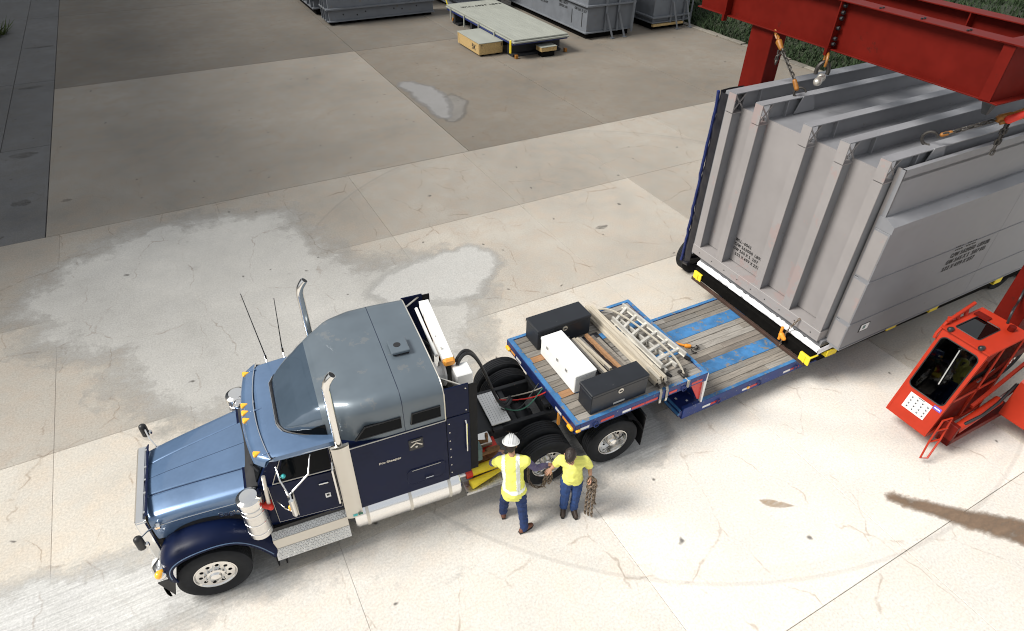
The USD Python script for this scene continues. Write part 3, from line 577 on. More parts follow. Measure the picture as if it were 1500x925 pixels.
# cab: lower shell, greenhouse, roof, visor
m = MB(); m.hull([(x, y, z) for x, w in ((-.74, .93), (-2.06, 1.03)) for y in (-w, w) for z in (.92, 1.86)])
m.hull([(-.90, -.93, 1.84), (-.90, .93, 1.84), (-2.06, -1.03, 1.84), (-2.06, 1.03, 1.84), (-1.20, -.93, 2.44), (-1.20, .93, 2.44), (-2.06, -1.0, 2.44), (-2.06, 1.0, 2.44)])
cab = m.put(tr, 'cab', 'navy_paint_shaded', 30)
m = MB(); P = []
for x, w, z in ((-1.10, .90, 2.44), (-1.13, .955, 2.475), (-1.25, .99, 2.50), (-1.6, 1.01, 2.515), (-2.08, 1.02, 2.52)):
    P.append([(x, -w - .03, 2.40), (x, -w - .02, z - .03), (x, -w + .04, z), (x, -w * .5, z + .012), (x, 0, z + .02), (x, w * .5, z + .012), (x, w - .04, z), (x, w + .02, z - .03), (x, w + .03, 2.40)])
m.grid(P); m.put(tr, 'cab_roof', 'blue_paint_lit', 40)
m = MB()
for s in (1, -1): m.tube([(-1.15, s * 1.0, 2.415), (-2.06, s * 1.055, 2.415)], .012, 6)
m.put(cab, 'drip_rail', 'chrome', 40)
# windshield, two panes
def pane_on(parent, name, q, mat, th=.012):
    q = np.array(q, float); n = np.cross(q[1] - q[0], q[2] - q[0]); n /= np.linalg.norm(n); m = MB(); m.hull(np.vstack([q + n * th, q - n * th])); return m.put(parent, name, mat, 30)
for s in (1, -1):
    pane_on(cab, 'windshield', [(-.905, s * .03, 1.90), (-.935, s * .86, 1.90), (-1.165, s * .86, 2.38), (-1.135, s * .03, 2.38)], 'glass_dark', .022)
m = MB(); m.beam((-.885, 0, 1.88), (-1.12, 0, 2.4), .04, .03); m.put(cab, 'centre_post', 'navy_paint_shaded', False)
m = MB(); m.hull([(-.74, -.90, 1.84), (-.74, .90, 1.84), (-.96, -.93, 1.84), (-.96, .93, 1.84), (-.84, -.9, 1.90), (-.84, .9, 1.90), (-.93, -.93, 1.91), (-.93, .93, 1.91)]); m.put(cab, 'cowl', 'black_plastic', 30)
m = MB()
for y in (-.55, .1, .5): m.beam((-.87, y, 1.91), (-.99, y + .36, 2.12), .02, .012)
m.put(cab, 'wipers', 'black_plastic', False)
vz = holder(tr, 'sun_visor')
m = MB(); P = []
for y in np.linspace(-1.04, 1.04, 33):
    k = (abs(y) / 1.04); xf = -.90 - .12 * k ** 2 - .10 * max(0, k - .88) / .12
    P.append([(xf + .012, y, 2.36), (xf, y, 2.40), (xf - .03, y, 2.465), (xf - .09, y, 2.495), (xf - .19 + .10 * max(0, k - .88) / .12, y, 2.50)])
m.grid(P); P2 = [[(p[0][0] - .02, p[0][1], p[0][2]), (p[-1][0], p[-1][1], 2.485)] for p in P]; m.grid(P2); m.put(vz, 'visor_blade', 'blue_paint_lit', 40)
m = MB(); m.tube([np.array(p[-1]) + [-.004, 0, .004] for p in P], .008, 6); m.put(vz, 'chrome_edge', 'chrome', 40)
m = MB()
for y in (-.88, 0.02, .92): m = MB(); m.hull(balls(((-1.06 - .09 * (y / 1.04) ** 2, y, 2.49), .018), ((-1.20, y, 2.505), .012))); m.put(vz, 'visor_bracket', 'blue_paint_lit', 40)
m = MB(); m.grid([[(p[-1][0] - .012, p[-1][1], 2.47), (p[-1][0] - .075, p[-1][1] * .97, 2.475)] for p in P]); m.put(vz, 'gap_seal', 'black_plastic', 40)
for y in (-.86, -.16, 0, .16, .86):
    k = abs(y) / 1.04; c = np.array([-.955 - .12 * k ** 2, y, 2.482]); m = MB(); m.hull(balls((c + [.015, -.028, 0], .026), (c + [.015, .028, 0], .026), (c + [-.05, 0, .008], .016))); m.put(vz, 'marker_light', 'amber_lens', 40)
m = MB(); m.hull(balls(((-.86, -.42, 2.30), .075), ((-.98, -.42, 2.30), .05))); m.put(tr, 'spot_lamp', 'chrome', 40)
# doors, side windows, handles
for s in (1, -1):
    Y = lambda x: s * (1.03 + (x + 2.06) * -.075)
    def side(pts, off): return [(x, Y(x) + s * off - (s * (z - 1.84) * .05 if z > 1.84 else 0), z) for x, z in pts]
    dr = pane_on(tr, 'door', side([(-1.06, 1.0), (-1.98, 1.0), (-1.98, 1.86), (-1.06, 1.86)], .004), 'navy_paint_shaded', .014)
    pane_on(dr, 'side_window', side([(-1.20, 1.91), (-1.96, 1.93), (-1.96, 2.36), (-1.36, 2.36)], .0), 'glass_dark', .012)
    m = MB(); m.tube(side([(-1.12, 1.885), (-2.0, 1.905)], .012), .009, 6); m.tube(side([(-1.13, 1.9), (-1.33, 2.385), (-1.99, 2.385), (-1.99, 1.0), (-1.05, 1.0), (-1.05, 1.86)], .016), .006, 6); m.put(dr, 'window_trim', 'brushed_steel', 40)
    m = MB(); m.hull(balls(*[((x, Y(x) + s * .03, z), .014) for x, z in ((-1.86, 1.66), (-1.74, 1.66))])); m.put(dr, 'door_handle', 'chrome', 40)
    m = MB(); m.box(-1.78, -1.86, Y(-1.8) - .01 * s, Y(-1.8) + s * .022, 1.30, 1.40); m.put(dr, 'door_decal', 'white_paint', False)
    m = MB(); m.box(-1.80, -1.84, Y(-1.8), Y(-1.8) + s * .025, 1.34, 1.38); m.put(dr, 'decal_mark', 'stencil_black', False)
    # big mirror on a tripod bracket
    mi = holder(tr, 'side_mirror'); A = np.array([-1.24, s * 1.01, 2.30]); Bm = np.array([-1.32, s * 1.36, 2.02]); C = np.array([-1.72, s * 1.02, 2.34]); D = np.array([-1.12, s * 1.05, 1.60])
    m = MB()
    m.tube([A, A + [-.02, s * .2, -.08], Bm + [0, 0, .06], Bm + [-.03, s * .02, -.42]], .013, 8); m.tube([C, C + [.08, s * .22, -.14], Bm], .013, 8); m.tube([D, D + [-.1, s * .16, -.03], Bm + [-.03, 0, -.42]], .012, 8); m.tube([A + [0, 0, -.25], Bm + [0, 0, -.1]], .01, 8)
    m.put(mi, 'bracket', 'chrome', 40)
    m = MB(); c = Bm + [-.03, s * .03, -.18]; m.box(c[0] - .035, c[0] + .045, c[1] - .085, c[1] + .085, c[2] - .20, c[2] + .20, .03); m.put(mi, 'mirror_head', 'chrome', 30)
    m = MB(); m.box(c[0] - .042, c[0] - .036, c[1] - .07, c[1] + .07, c[2] - .18, c[2] + .18); m.put(mi, 'mirror_glass', 'brushed_steel', 30)
    m = MB(); m.hull(balls((c + [.05, s * .01, -.06], .03), (c + [.05, s * .01, -.02], .03))); m.put(mi, 'mirror_lamp', 'amber_lens', 40)
    if s > 0:
        m = MB(); m.hull(balls((A + [-.07, .11, -.13], .035), (A + [-.07, .14, -.10], .03))); m.put(mi, 'aerial_base', 'teal_plastic', 40)
        m = MB(); m.cyl((-1.06, 1.10, 2.26), (-1.02, 1.16, 1.74), .028, n=12); gh = m.put(tr, 'grab_handle', 'brushed_steel', 40)
        m = MB(); m.hull(balls(((-1.02, 1.10, 1.70), .04), ((-1.04, 1.22, 1.71), .04), ((-.95, 1.16, 1.72), .035))); m.put(gh, 'red_foot', 'pump_red', 40)
# sleeper box
m = MB(); sec = [(1.17, .96), (1.185, 1.05), (1.185, 2.36)]
m.hull([(x, s * y, z) for x in (-2.06, -3.69) for s in (1, -1) for y, z in ((1.16, .95), (1.185, 1.0), (1.185, 2.42))])
sl = m.put(tr, 'sleeper', 'navy_paint_shaded', 30)
def bubble(X):
    t = np.clip((-1.42 - X) / 1.5, 0, 1); w = 0.50 + .68 * min(1, ((-1.42 - X) / .62)) ** .55 * .62 if X > -2.04 else np.interp(X, [-2.75, -2.4, -2.2, -2.04], [1.18, 1.12, 1.0, 0.925])
    z = np.interp(X, [-3.7, -3.2, -2.8, -2.4, -2.1, -1.9, -1.7, -1.55, -1.42], [3.10, 3.125, 3.12, 3.08, 3.0, 2.91, 2.78, 2.65, 2.53])
    b = np.interp(X, [-3.7, -2.1, -2.04, -1.42], [2.40, 2.40, 2.47, 2.50]); h = z - b; r = min(.22, h * .6)
    P = [(w, b), (w, b + h * .4), (w - .004, z - r)] + [(w - r * (1 - math.cos(a)) * 1.05, z - r + r * math.sin(a)) for a in np.linspace(.25, PI / 2, 7)] + [(w * .45, z + .015), (0, z + .025)]
    return np.array([(X, -y, q) for y, q in P] + [(X, y, q) for y, q in P[::-1][1:]])
XS = np.r_[np.linspace(-1.42, -2.1, 14), np.linspace(-2.16, -3.69, 16)]
m = MB(); G = np.array([bubble(X) for X in XS]); m.grid(G[11:]); m.add(np.vstack([G[-1], G[-1].mean(0)]), [[i, i + 1, len(G[-1])] for i in range(len(G[-1]) - 1)])
rf = m.put(tr, 'sleeper_roof', 'roof_paint_lit', 45)
m = MB(); m.grid(G[:12]); m.add(np.vstack([G[0], G[0].mean(0)]), [[i, i + 1, len(G[0])] for i in range(len(G[0]) - 1)]); m.put(rf, 'roof_front', 'roof_gloss', 45)
ring = [g[0] for g in G[13::-1]] + [np.array([-1.40, y, 2.52]) for y in np.linspace(-.44, .44, 6)] + [g[-1] for g in G[:14]]
m = MB(); m.tube(np.array(ring) + [.012, 0, .02], .022, 8); m.put(rf, 'roof_seal', 'black_plastic', 40)
m = MB(); m.tube(np.array(ring) * [1, 1.03, 1] + [.035, 0, .012], .008, 6); m.put(rf, 'roof_trim', 'chrome', 40)
m = MB(); m.tube(G[-1] + [-.004, 0, .0], .010, 6); m.put(rf, 'rear_trim', 'brushed_steel', 40)
m = MB(); m.tube(G[-7] + [0, 0, .001], .004, 6); m.put(rf, 'panel_seam', 'navy_paint_shaded', 40)
# dark sheets on the raised roof corners, standing in for a dark reflection
for s in (1, -1):
    m = MB(); P = []
    for X in np.linspace(-1.50, -2.02, 10):
        g = bubble(X); g = g if s > 0 else g[::-1] ; e = g[::-1]; q = e[:3] if s > 0 else e[:3]
        P.append([q[0] + [0.004, s * .006, .03], q[1] + [.004, s * .008, 0], q[2] + [.004, s * .008, -.01]])
    m.grid(P); m.put(rf, 'corner_glass', 'glass_dark', 40)
for s in (1, -1):
    yw = 1.186
    m = MB(); m.tube([(-2.2, s * 1.19, 2.395), (-3.69, s * 1.193, 2.405)], .010, 6); m.put(sl, 'belt_trim', 'brushed_steel', 40)
    for x0, x1, cut in ((-2.36, -3.03, .16), (-3.17, -3.62, .03)):
        pts = [(x0, s * 1.176, 2.53), (x1, s * 1.176, 2.53), (x1, s * 1.176, 2.74), (x0 - cut, s * 1.176, 2.74)]
        wn = pane_on(sl, 'side_window', pts, 'glass_dark', .016)
        m = MB(); m.tube(np.array(pts + pts[:1]) + [0, s * .014, 0], .012, 6); m.put(wn, 'window_seal', 'black_plastic', 40)
    hb = MB(); hb.box(-3.10, -3.32, s * 1.18, s * 1.20, 1.97, 2.20, .008); em = hb.put(sl, 'vent_plate', 'black_plastic', False)
    hb = MB(); hb.beam((-3.12, s * 1.202, 2.06), (-3.21, s * 1.202, 2.13), .02, .02); hb.beam((-3.21, s * 1.202, 2.13), (-3.30, s * 1.202, 2.06), .02, .02); hb.beam((-3.14, s * 1.202, 2.17), (-3.28, s * 1.202, 2.17), .02, .012); hb.hull(balls(((-3.21, s * 1.20, 2.04), .022))); hb.put(em, 'emblem', 'brushed_steel', False)
    hb = MB(); q = [(-3.02, 1.22), (-3.02, 1.46), (-3.08, 1.52), (-3.58, 1.52), (-3.64, 1.46), (-3.64, 1.22), (-3.58, 1.16), (-3.08, 1.16), (-3.02, 1.22)]; hb.tube([(x, s * 1.187, z) for x, z in q], .006, 6)
    hb.hull([(x, s * y, z) for x, z in q for y in (1.18, 1.191)]); bg = hb.put(sl, 'luggage_door', 'navy_paint_shaded', 30)
    hb = MB(); hb.tube([(-3.3, s * 1.2, 1.22), (-3.3, s * 1.215, 1.25), (-3.42, s * 1.215, 1.25), (-3.42, s * 1.2, 1.22)], .010, 6); hb.put(bg, 'latch', 'chrome', 40)
    hb = MB(); hb.tube([(-3.10, s * 1.195, 1.49), (-3.56, s * 1.195, 1.49)], .006, 6); hb.put(bg, 'hinge', 'brushed_steel', 40)
    hb = MB(); hb.text('Pro Sleeper', .045, (-2.62 if s > 0 else -2.9, s * 1.187, 1.86), (-s, 0, 0), (0, 0, 1), .004); hb.put(sl, 'name_script', 'brushed_steel', False)
    # rear side extender with a rubber edge and a tall grab bar
    ex = MB(); ex.box(-3.70, -4.07, s * 1.165, s * 1.19, 1.02, 2.42, .006); ex.box(-3.70, -4.07, s * 1.155, s * 1.18, 2.428, 3.03, .006); exo = ex.put(tr, 'side_extender', 'navy_paint_shaded', 30)
    ex = MB(); ex.box(-4.07, -4.20, s * 1.16, s * 1.18, 1.05, 3.0, .004); ex.put(exo, 'rubber_edge', 'rubber', False)
    ex = MB()
    for z in np.linspace(1.15, 2.3, 7): ex.cyl((-3.74, s * 1.19, z), (-3.74, s * 1.198, z), .012, n=8)
    for z in (2.5, 2.95): ex.cyl((-4.02, s * 1.18, z), (-4.02, s * 1.19, z), .012, n=8)
    ex.put(exo, 'rivets', 'brushed_steel', False)
    ex = MB(); ex.tube([(-4.0, s * 1.19, 2.28), (-4.0, s * 1.235, 2.25), (-4.0, s * 1.235, 1.62), (-4.0, s * 1.19, 1.59)], .014, 8); ex.put(exo, 'grab_bar', 'chrome', 40)
    ex = MB(); ex.beam((-3.70, s * .9, 3.02), (-4.0, s * 1.16, 2.98), .02, .02); ex.put(exo, 'stay', 'brushed_steel', False)
    # exhaust stack with its heat shield
    st = holder(tr, 'exhaust_stack'); x, y = -2.13, s * 1.13
    ex = MB(); ex.tube([(x, y, z) for z in (2.2, 2.6, 3.2, 3.55)] + [(x - .005, y, 3.62), (x - .03, y, 3.70), (x - .075, y, 3.77), (x - .11, y, 3.81)], .058, 20); ex.put(st, 'pipe', 'chrome', 40)
    ex = MB(); e1 = np.array([x - .108, y, 3.808]); dd = np.array([-.64, 0, .77]); ex.cyl(e1, e1 + dd * .006, .048, n=20); ex.put(st, 'outlet', 'black_plastic', 40)
    ex = MB(); ex.cyl((x, y - s * .04, .7), (x, y - s * .04, 2.3), .10, n=20); ex.put(st, 'muffler', 'black_steel', 40)
    ex = MB(); g = np.linspace(-1, 1, 9); ex.grid([[(x + .125 * k, y + s * (.10 - .03 * k * k), z) for k in g] for z in (.86, 2.50)]); ex.box(x - .13, x + .13, y + s * .02, y + s * .06, 2.46, 2.50); sh = ex.put(st, 'heat_shield', 'brushed_steel', 40)
    ex = MB(); ex.tube([(x + .15, s * 1.16, 2.2), (x + .17, s * 1.24, 2.12), (x + .17, s * 1.24, 1.35), (x + .15, s * 1.16, 1.28)], .016, 8); ex.put(tr, 'grab_rail', 'chrome', 40)
    if s > 0:
        for x0, mt in ((.03, 'teal_plastic'), (-.05, 'hose_green')):
            ex = MB(); ex.box(x + x0, x + x0 - .07, y + s * .102, y + s * .105, .90, .95); ex.put(sh, 'sticker', mt, False)
    # steps
    sp = holder(tr, 'cab_steps')
    for name, a, b, mt in (('upper_tread', (.98, .85), (1.10, .78), 'tread_plate'), ('riser_panel', (1.105, .775), (1.145, .61), 'brushed_steel'), ('lower_tread', (1.15, .605), (1.24, .44), 'tread_plate')):
        ex = MB(); ex.hull([(xx, s * (y_ + d), z_) for xx in (-.88, -2.01) for (y_, z_) in (a, b) for d in (0, -.02)]); t_ = ex.put(sp, name, mt, 30)
        if mt == 'tread_plate':
            ex = MB(); n_ = np.array([a[1] - b[1], b[0] - a[0]]); n_ /= np.linalg.norm(n_)
            for i in range(28):
                for j in range(4):
                    f_ = (j + .5) / 4; xx = -.91 - 1.06 * i / 27 - (.018 if j % 2 else 0); yy, zz = a[0] + (b[0] - a[0]) * f_ + n_[0] * .004, a[1] + (b[1] - a[1]) * f_ + n_[1] * .004
                    e = .012 * (1 if (i + j) % 2 else -1); ex.beam((xx - .012, s * (yy + e * .6), zz - e), (xx + .012, s * (yy - e * .6), zz + e), .006, .006)
            ex.put(t_, 'tread_studs', 'aluminium', False)
    ex = MB(); ex.hull([(xx, s * y_, z_) for xx in (-.90, -1.99) for y_, z_ in ((.6, .4), (.6, .84), (.96, .84), (1.13, .60), (1.2, .42))]); ex.put(sp, 'battery_box', 'black_steel', 30)
    for xx in (-.86, -.98):
        ex = MB(); ex.box(xx - .01, xx + .01, s * .92, s * 1.18, .22, .5); ex.put(sp, 'splash_flap', 'rubber', False)
    ex = MB(); ex.box(-.86, -2.05, s * .95, s * 1.01, .86, .94); ex.put(cab, 'sill', 'black_plastic', False)
    # fuel tank
    tk = holder(tr, 'fuel_tank'); ex = MB(); ex.lathe([(0, -3.90), (.20, -3.898), (.29, -3.88), (.315, -3.84), (.315, -2.16), (.29, -2.12), (.2, -2.102), (0, -2.10)], (0, s * .935, .70), (1, 0, 0), 36); ex.put(tk, 'tank_shell', 'polished_tank', 40)
    for xx in (-2.32, -3.02, -3.68):
        ex = MB(); ex.lathe([(.316, -.025), (.322, -.025), (.322, .025), (.316, .025)], (xx, s * .935, .70), (1, 0, 0), 36); ex.put(tk, 'strap', 'brushed_steel', 40)
    ex = MB(); ex.cyl((-2.6, s * 1.08, .96), (-2.6, s * 1.12, 1.02), .055, n=14); ex.put(tk, 'filler_cap', 'chrome', 40)
    # rear mud flap with hanger, curved guard over the last wheel
    ex = MB(); ex.box(-7.43, -7.445, s * .78, s * 1.22, .18, .98); fl = ex.put(tr, 'mud_flap', 'rubber', False)
    ex = MB(); ex.tube([(-7.42, s * .45, 1.0), (-7.42, s * 1.24, 1.0)], .02, 8); ex.put(fl, 'hanger', 'black_steel', 40)
    ex = MB(); P = []
    for a in np.linspace(.15, 1.15, 12): P.append([(-WB - TAN - .62 * math.cos(a), s * q, .52 + .60 * math.sin(a)) for q in (.74, 1.24)])
    ex.grid(P); ex.put(tr, 'quarter_guard', 'black_plastic', 40)
# roof hatch vent
m = MB(); m.box(-3.17, -3.45, .03, .36, 3.17, 3.22, .01); ht = m.put(tr, 'roof_vent', 'roof_paint_lit', 30)
m = MB(); m.box(-3.19, -3.43, .05, .34, 3.12, 3.17); m.cyl((-3.29, .19, 3.215), (-3.29, .19, 3.223), .055, n=20); m.put(ht, 'vent_opening', 'black_plastic', 30)
# antennas
for x, y, tx, z1 in ((-1.38, -1.2, -1.30, 3.76), (-1.66, -1.28, -1.74, 3.5)):
    an = holder(tr, 'antenna'); m = MB(); m.tube([(x, y, 2.5), (tx, y, z1)], [.010, .006], 6); m.put(an, 'whip', 'black_steel', 40)
    m = MB(); m.cyl((x, y, 2.36), (x, y, 2.5), .022, n=10); m.tube([(x, y, 2.4), (x, y + .25, 2.3)], .015, 8); m.put(an, 'mount', 'chrome', 40)
# gear behind the sleeper: back wall, white boom, control box, cable reel
m = MB(); m.box(-3.69, -3.72, -1.15, 1.15, .95, 2.95); m.put(tr, 'back_wall', 'black_plastic', False)
bo = holder(tr, 'loader_boom', 'white hydraulic boom with an orange glow painted on its underside, folded behind the sleeper')
m = MB(); m.beam((-4.02, -.88, 3.04), (-3.98, .52, 2.94), .16, .13); m.put(bo, 'arm', 'white_paint', 30)
m = MB(); m.beam((-4.0, -.62, 2.955), (-3.97, .44, 2.87), .13, .05); m.box(-3.90, -4.08, .44, .58, 2.86, 3.0, .03); m.put(bo, 'arm_underside', 'boom_orange', 30)  # orange underside and tip stand in for an orange glow
m = MB(); m.cyl((-3.88, -.86, 2.98), (-3.86, .30, 2.90), .028, n=12); m.put(bo, 'cylinder', 'white_paint', 30)
m = MB()
for k in range(4): y = -.6 + .3 * k; m.box(-3.93, -3.95, y, y + .03, 2.93, 3.05)
m.put(bo, 'clips', 'brushed_steel', False)
m = MB(); m.box(-3.92, -4.1, .2, .36, .98, 2.9, .01); m.put(bo, 'mast', 'black_steel', 30)
m = MB(); m.box(-4.02, -4.28, .52, .80, 2.42, 2.84, .015); cb = m.put(tr, 'control_box', 'white_paint', 30)
m = MB(); m.box(-3.78, -3.9, -.35, -.05, 2.3, 2.36)
for k in range(3): m.box(-3.77, -3.79, -.42 + .2 * k, -.28 + .2 * k, 2.5, 2.7)
m.put(tr, 'valve_block', 'rust_brown', 30)
m = MB(); m.lathe([(.05, -.08), (.2, -.08), (.2, -.05), (.12, -.04), (.12, .04), (.2, .05), (.2, .08), (.05, .08)], (-3.84, .42, 2.62), (1, 0, 0.1), 24); m.put(tr, 'cable_reel', 'white_paint', 30)
m = MB(); m.box(-3.76, -3.84, -1.0, .9, 2.0, 2.12); m.tube([(-3.8, -.9, 2.4), (-3.95, -.4, 2.5), (-3.85, .1, 2.2), (-3.95, .6, 2.4)], .03, 8); m.put(tr, 'pipework', 'black_steel', 30)
# deck plate with slots
m = MB(); m.box(-4.72, -5.08, -.32, .46, 1.07, 1.10, .005); dp = m.put(tr, 'deck_plate', 'white_paint', 30)
m = MB()
for i in range(6):
    for j in range(14): m.box(-4.76 - .055 * i, -4.768 - .055 * i, -.30 + .053 * j, -.286 + .053 * j, 1.099, 1.103)
m.put(dp, 'slots', 'black_steel', False, kind='stuff')
m = MB(); m.box(-4.2, -4.75, -.5, .5, .98, 1.02); m.box(-4.72, -4.9, .48, .56, .98, 1.05); m.put(tr, 'deck_frame', 'black_steel', False)
# hoses
m = MB()
for o in (0, .07): m.tube(CubicSpline([0, 1, 2, 3, 4], [(-4.1, .5 + o, 2.85), (-4.45, .3 + o, 2.75), (-4.72, .25 + o, 2.05), (-4.95, .22 + o, 1.38), (-5.25, .02 + o, 1.20)])(np.linspace(0, 4, 40)), .028, 8)
m.put(tr, 'hydraulic_hose', 'black_plastic', 40)
for k, (mt, a, b) in enumerate((('hose_green', .1, .10), ('tape_red', -.05, .16), ('black_plastic', .2, -.05), ('strap_grey', .0, .02))):
    m = MB(); m.tube(CubicSpline([0, 1, 2, 3], [(-5.0, a, 1.15), (-5.4, a + .22 - .1 * k, 1.12 - .02 * k), (-5.75, b + .12, 1.3), (-6.06, b, 1.38)])(np.linspace(0, 3, 26)), .012, 6); m.put(tr, 'air_line', mt, 40)
# tray with yellow gear on the driver side
ty = holder(tr, 'side_tray')
m = MB(); m.box(-3.95, -4.62, .80, 1.27, .52, .545, .005); m.box(-3.95, -4.62, 1.25, 1.28, .52, .58); m.box(-3.95, -3.97, .8, 1.27, .52, .58); m.put(ty, 'tray_plate', 'tread_plate', 30)
m = MB(); m.cyl((-4.12, 1.0, .74), (-4.72, .98, .74), .085, n=18); m.put(ty, 'yellow_tube', 'safety_yellow', 40)
m = MB(); m.cyl((-4.02, 1.0, .74), (-4.13, 1.0, .74), .095, n=18); m.put(ty, 'red_collar', 'pump_red', 40)
m = MB(); m.cyl((-3.90, 1.0, .74), (-4.02, 1.0, .74), .05, n=14); m.put(ty, 'coupling', 'aluminium', 40)
m = MB(); m.cyl((-4.06, 1.17, .63), (-4.66, 1.08, .66), .085, .03, n=18); m.put(ty, 'yellow_cone', 'safety_yellow', 40)
m = MB(); m.box(-4.15, -4.7, .75, .9, .75, .80); m.tube([(-4.1, .85, .9), (-4.4, .9, .97), (-4.7, .82, .9)], .03, 8); m.put(ty, 'rusty_pipes', 'rust_brown', 40)
m = MB(); m.box(-4.25, -4.6, .55, .8, 1.0, 1.10, .01); m.put(tr, 'manifold_block', 'aluminium', 30)
m = MB(); m.box(-4.22, -4.34, .82, 1.0, .95, 1.25, .01); m.put(tr, 'fluid_box', 'oil_box', 30)
m = MB(); m.tube([(-4.3, .7, 1.1), (-4.5, .8, 1.15), (-4.55, .62, 1.12)], .03, 8); m.hull(balls(((-4.5, .85, .95), .06), ((-4.66, .86, .97), .05))); m.put(tr, 'brass_fittings', 'rust_brown', 40)
m = MB(); m.box(-4.3, -4.7, .55, .78, .7, .92); m.put(tr, 'red_tank', 'pump_red', 30)

# ------------------------------------------------------------------ the trailer (x forward, origin at the gooseneck's front edge)
tl = thing('drop_deck_trailer', 'blue drop deck trailer with worn wooden planks coupled to the truck', 'trailer', TRAILER, (0, 0, 0))
ZG, ZL, WG, LG, LT = 1.43, 0.61, 1.263, 2.92, -17.0
m = MB()
m.box(0, -.10, -WG, WG, 1.22, ZG + .004, .008)
m.box(-LG, -LG + .08, -WG, WG, 1.22, ZG + .004, .008)
for s in (1, -1): m.box(-.10, -LG + .08, s * (WG - .075), s * WG, 1.24, ZG + .002)
gf = m.put(tl, 'gooseneck_frame', 'trailer_blue', 25)
m = MB()
m.box(-.004, -.096, -WG + .004, WG - .004, ZG + .004, ZG + .010); m.box(-LG + .004, -LG + .076, -WG + .004, WG - .004, ZG + .004, ZG + .010)
for s in (1, -1): m.box(-.096, -LG + .076, s * (WG - .071), s * (WG - .004), ZG + .002, ZG + .008)
m.put(gf, 'worn_top_edge', 'deck_blue', False)  # paler blue strip along the top edges of the frame
m = MB(); m.box(-.1, -LG + .05, -.62, .62, 1.0, 1.24); m.box(-.3, -1.3, -.5, .5, .98, 1.17); m.put(gf, 'underframe', 'dark_blue', False)
m = MB(); m.box(.004, .0, -WG + .01, WG - .01, 1.22, ZG - .01); m.put(gf, 'nose_face', 'dark_blue', False)
for y in (-.51, .51):
    m = MB(); m.box(-.10, -.13 , y - .08, y + .08, 1.3, ZG); m.box(-.42, -LG + .08, y - .08, y + .08, 1.3, ZG); m.put(gf, 'beam_flange', 'deck_blue', False)
    m = MB(); m.box(-.135, -.41, y - .075, y + .075, 1.3, ZG - .006); m.put(gf, 'deck_insert', 'orange_wood', False)
def planks(x0, x1, y0, y1, zt, n, segs, mats):
    w = (y1 - y0) / n
    for i in range(n):
        cuts = sorted([x0, x1] + [x0 + (x1 - x0) * (k + .15 + .7 * rng.random()) / segs for k in range(segs - 1)], reverse=True)
        for a, b in zip(cuts[:-1], cuts[1:]):
            m = MB(); dz = -.004 - .007 * rng.random(); m.box(a - .003, b + .003, y0 + i * w + .004, y0 + (i + 1) * w - .004, zt - .045, zt + dz, .004)
            m.put(tl, 'plank', mats[int(rng.integers(len(mats)))], False)
PW = ['plank_wood', 'plank_wood_grey', 'plank_wood_grey', 'plank_wood']
planks(-.10, -LG + .08, -WG + .075, -.59, ZG, 4, 2, PW); planks(-.10, -LG + .08, -.43, .43, ZG, 6, 2, PW); planks(-.10, -LG + .08, .59, WG - .075, ZG, 4, 2, PW)
# bulkhead step down, white end posts
m = MB(); m.box(-LG, -LG - .03, -1.1, 1.1, .62, ZG - .03); bh = m.put(tl, 'step_bulkhead', 'trailer_blue', False)
for s in (1, -1):
    m = MB(); m.prism([(-LG - .02, ZG - .02), (-LG + .05, ZG - .02), (-LG + .05, ZG - .12), (-LG - .01, .64), (-LG - .05, .62)], 'y', s * 1.235 - .03, s * 1.235 + .025); m.put(bh, 'end_post', 'tape_white', False)
    m = MB(); m.prism([(-LG + .05, ZG - .1), (-LG + .34, ZG - .2), (-LG + .06, .72), (-LG + .0, .70)], 'y', s * 1.21 - .01, s * 1.21 + .01); m.put(bh, 'red_gusset', 'tape_red', False)
# low deck frame
m = MB()
for s in (1, -1): m.box(-LG + .38, LT, s * 1.17, s * 1.25, .33, ZL + .006, .006)
m.box(-LG - .03, -LG - .12, -1.17, 1.17, .4, ZL); m.box(LT, LT + .1, -1.17, 1.17, .4, ZL)
lf = m.put(tl, 'low_deck_frame', 'trailer_blue', 25)
m = MB()
for s in (1, -1): m.box(-LG - .05, LT, s * 1.175, s * 1.245, ZL + .006, ZL + .012)
m.put(lf, 'worn_top_edge', 'deck_blue', False)  # paler blue strip along the tops of the low deck rails
for y in (-.575, .545):
    m = MB(); m.box(-LG - .12, LT + .1, y - .165, y + .165, .3, ZL - .002); m.put(lf, 'beam_flange', 'deck_blue', False)
m = MB()
for k in range(9): x = -3.4 - 1.5 * k; m.box(x, x - .1, -1.15, 1.15, .36, .52)
m.put(lf, 'cross_beams', 'black_steel', False)
planks(-LG - .12, LT + .1, -1.17, -.74, ZL, 3, 5, PW); planks(-LG - .12, LT + .1, -.41, .38, ZL, 5, 5, PW + ['plank_wood_dark']); planks(-LG - .12, LT + .1, .71, 1.17, ZL, 3, 5, PW)
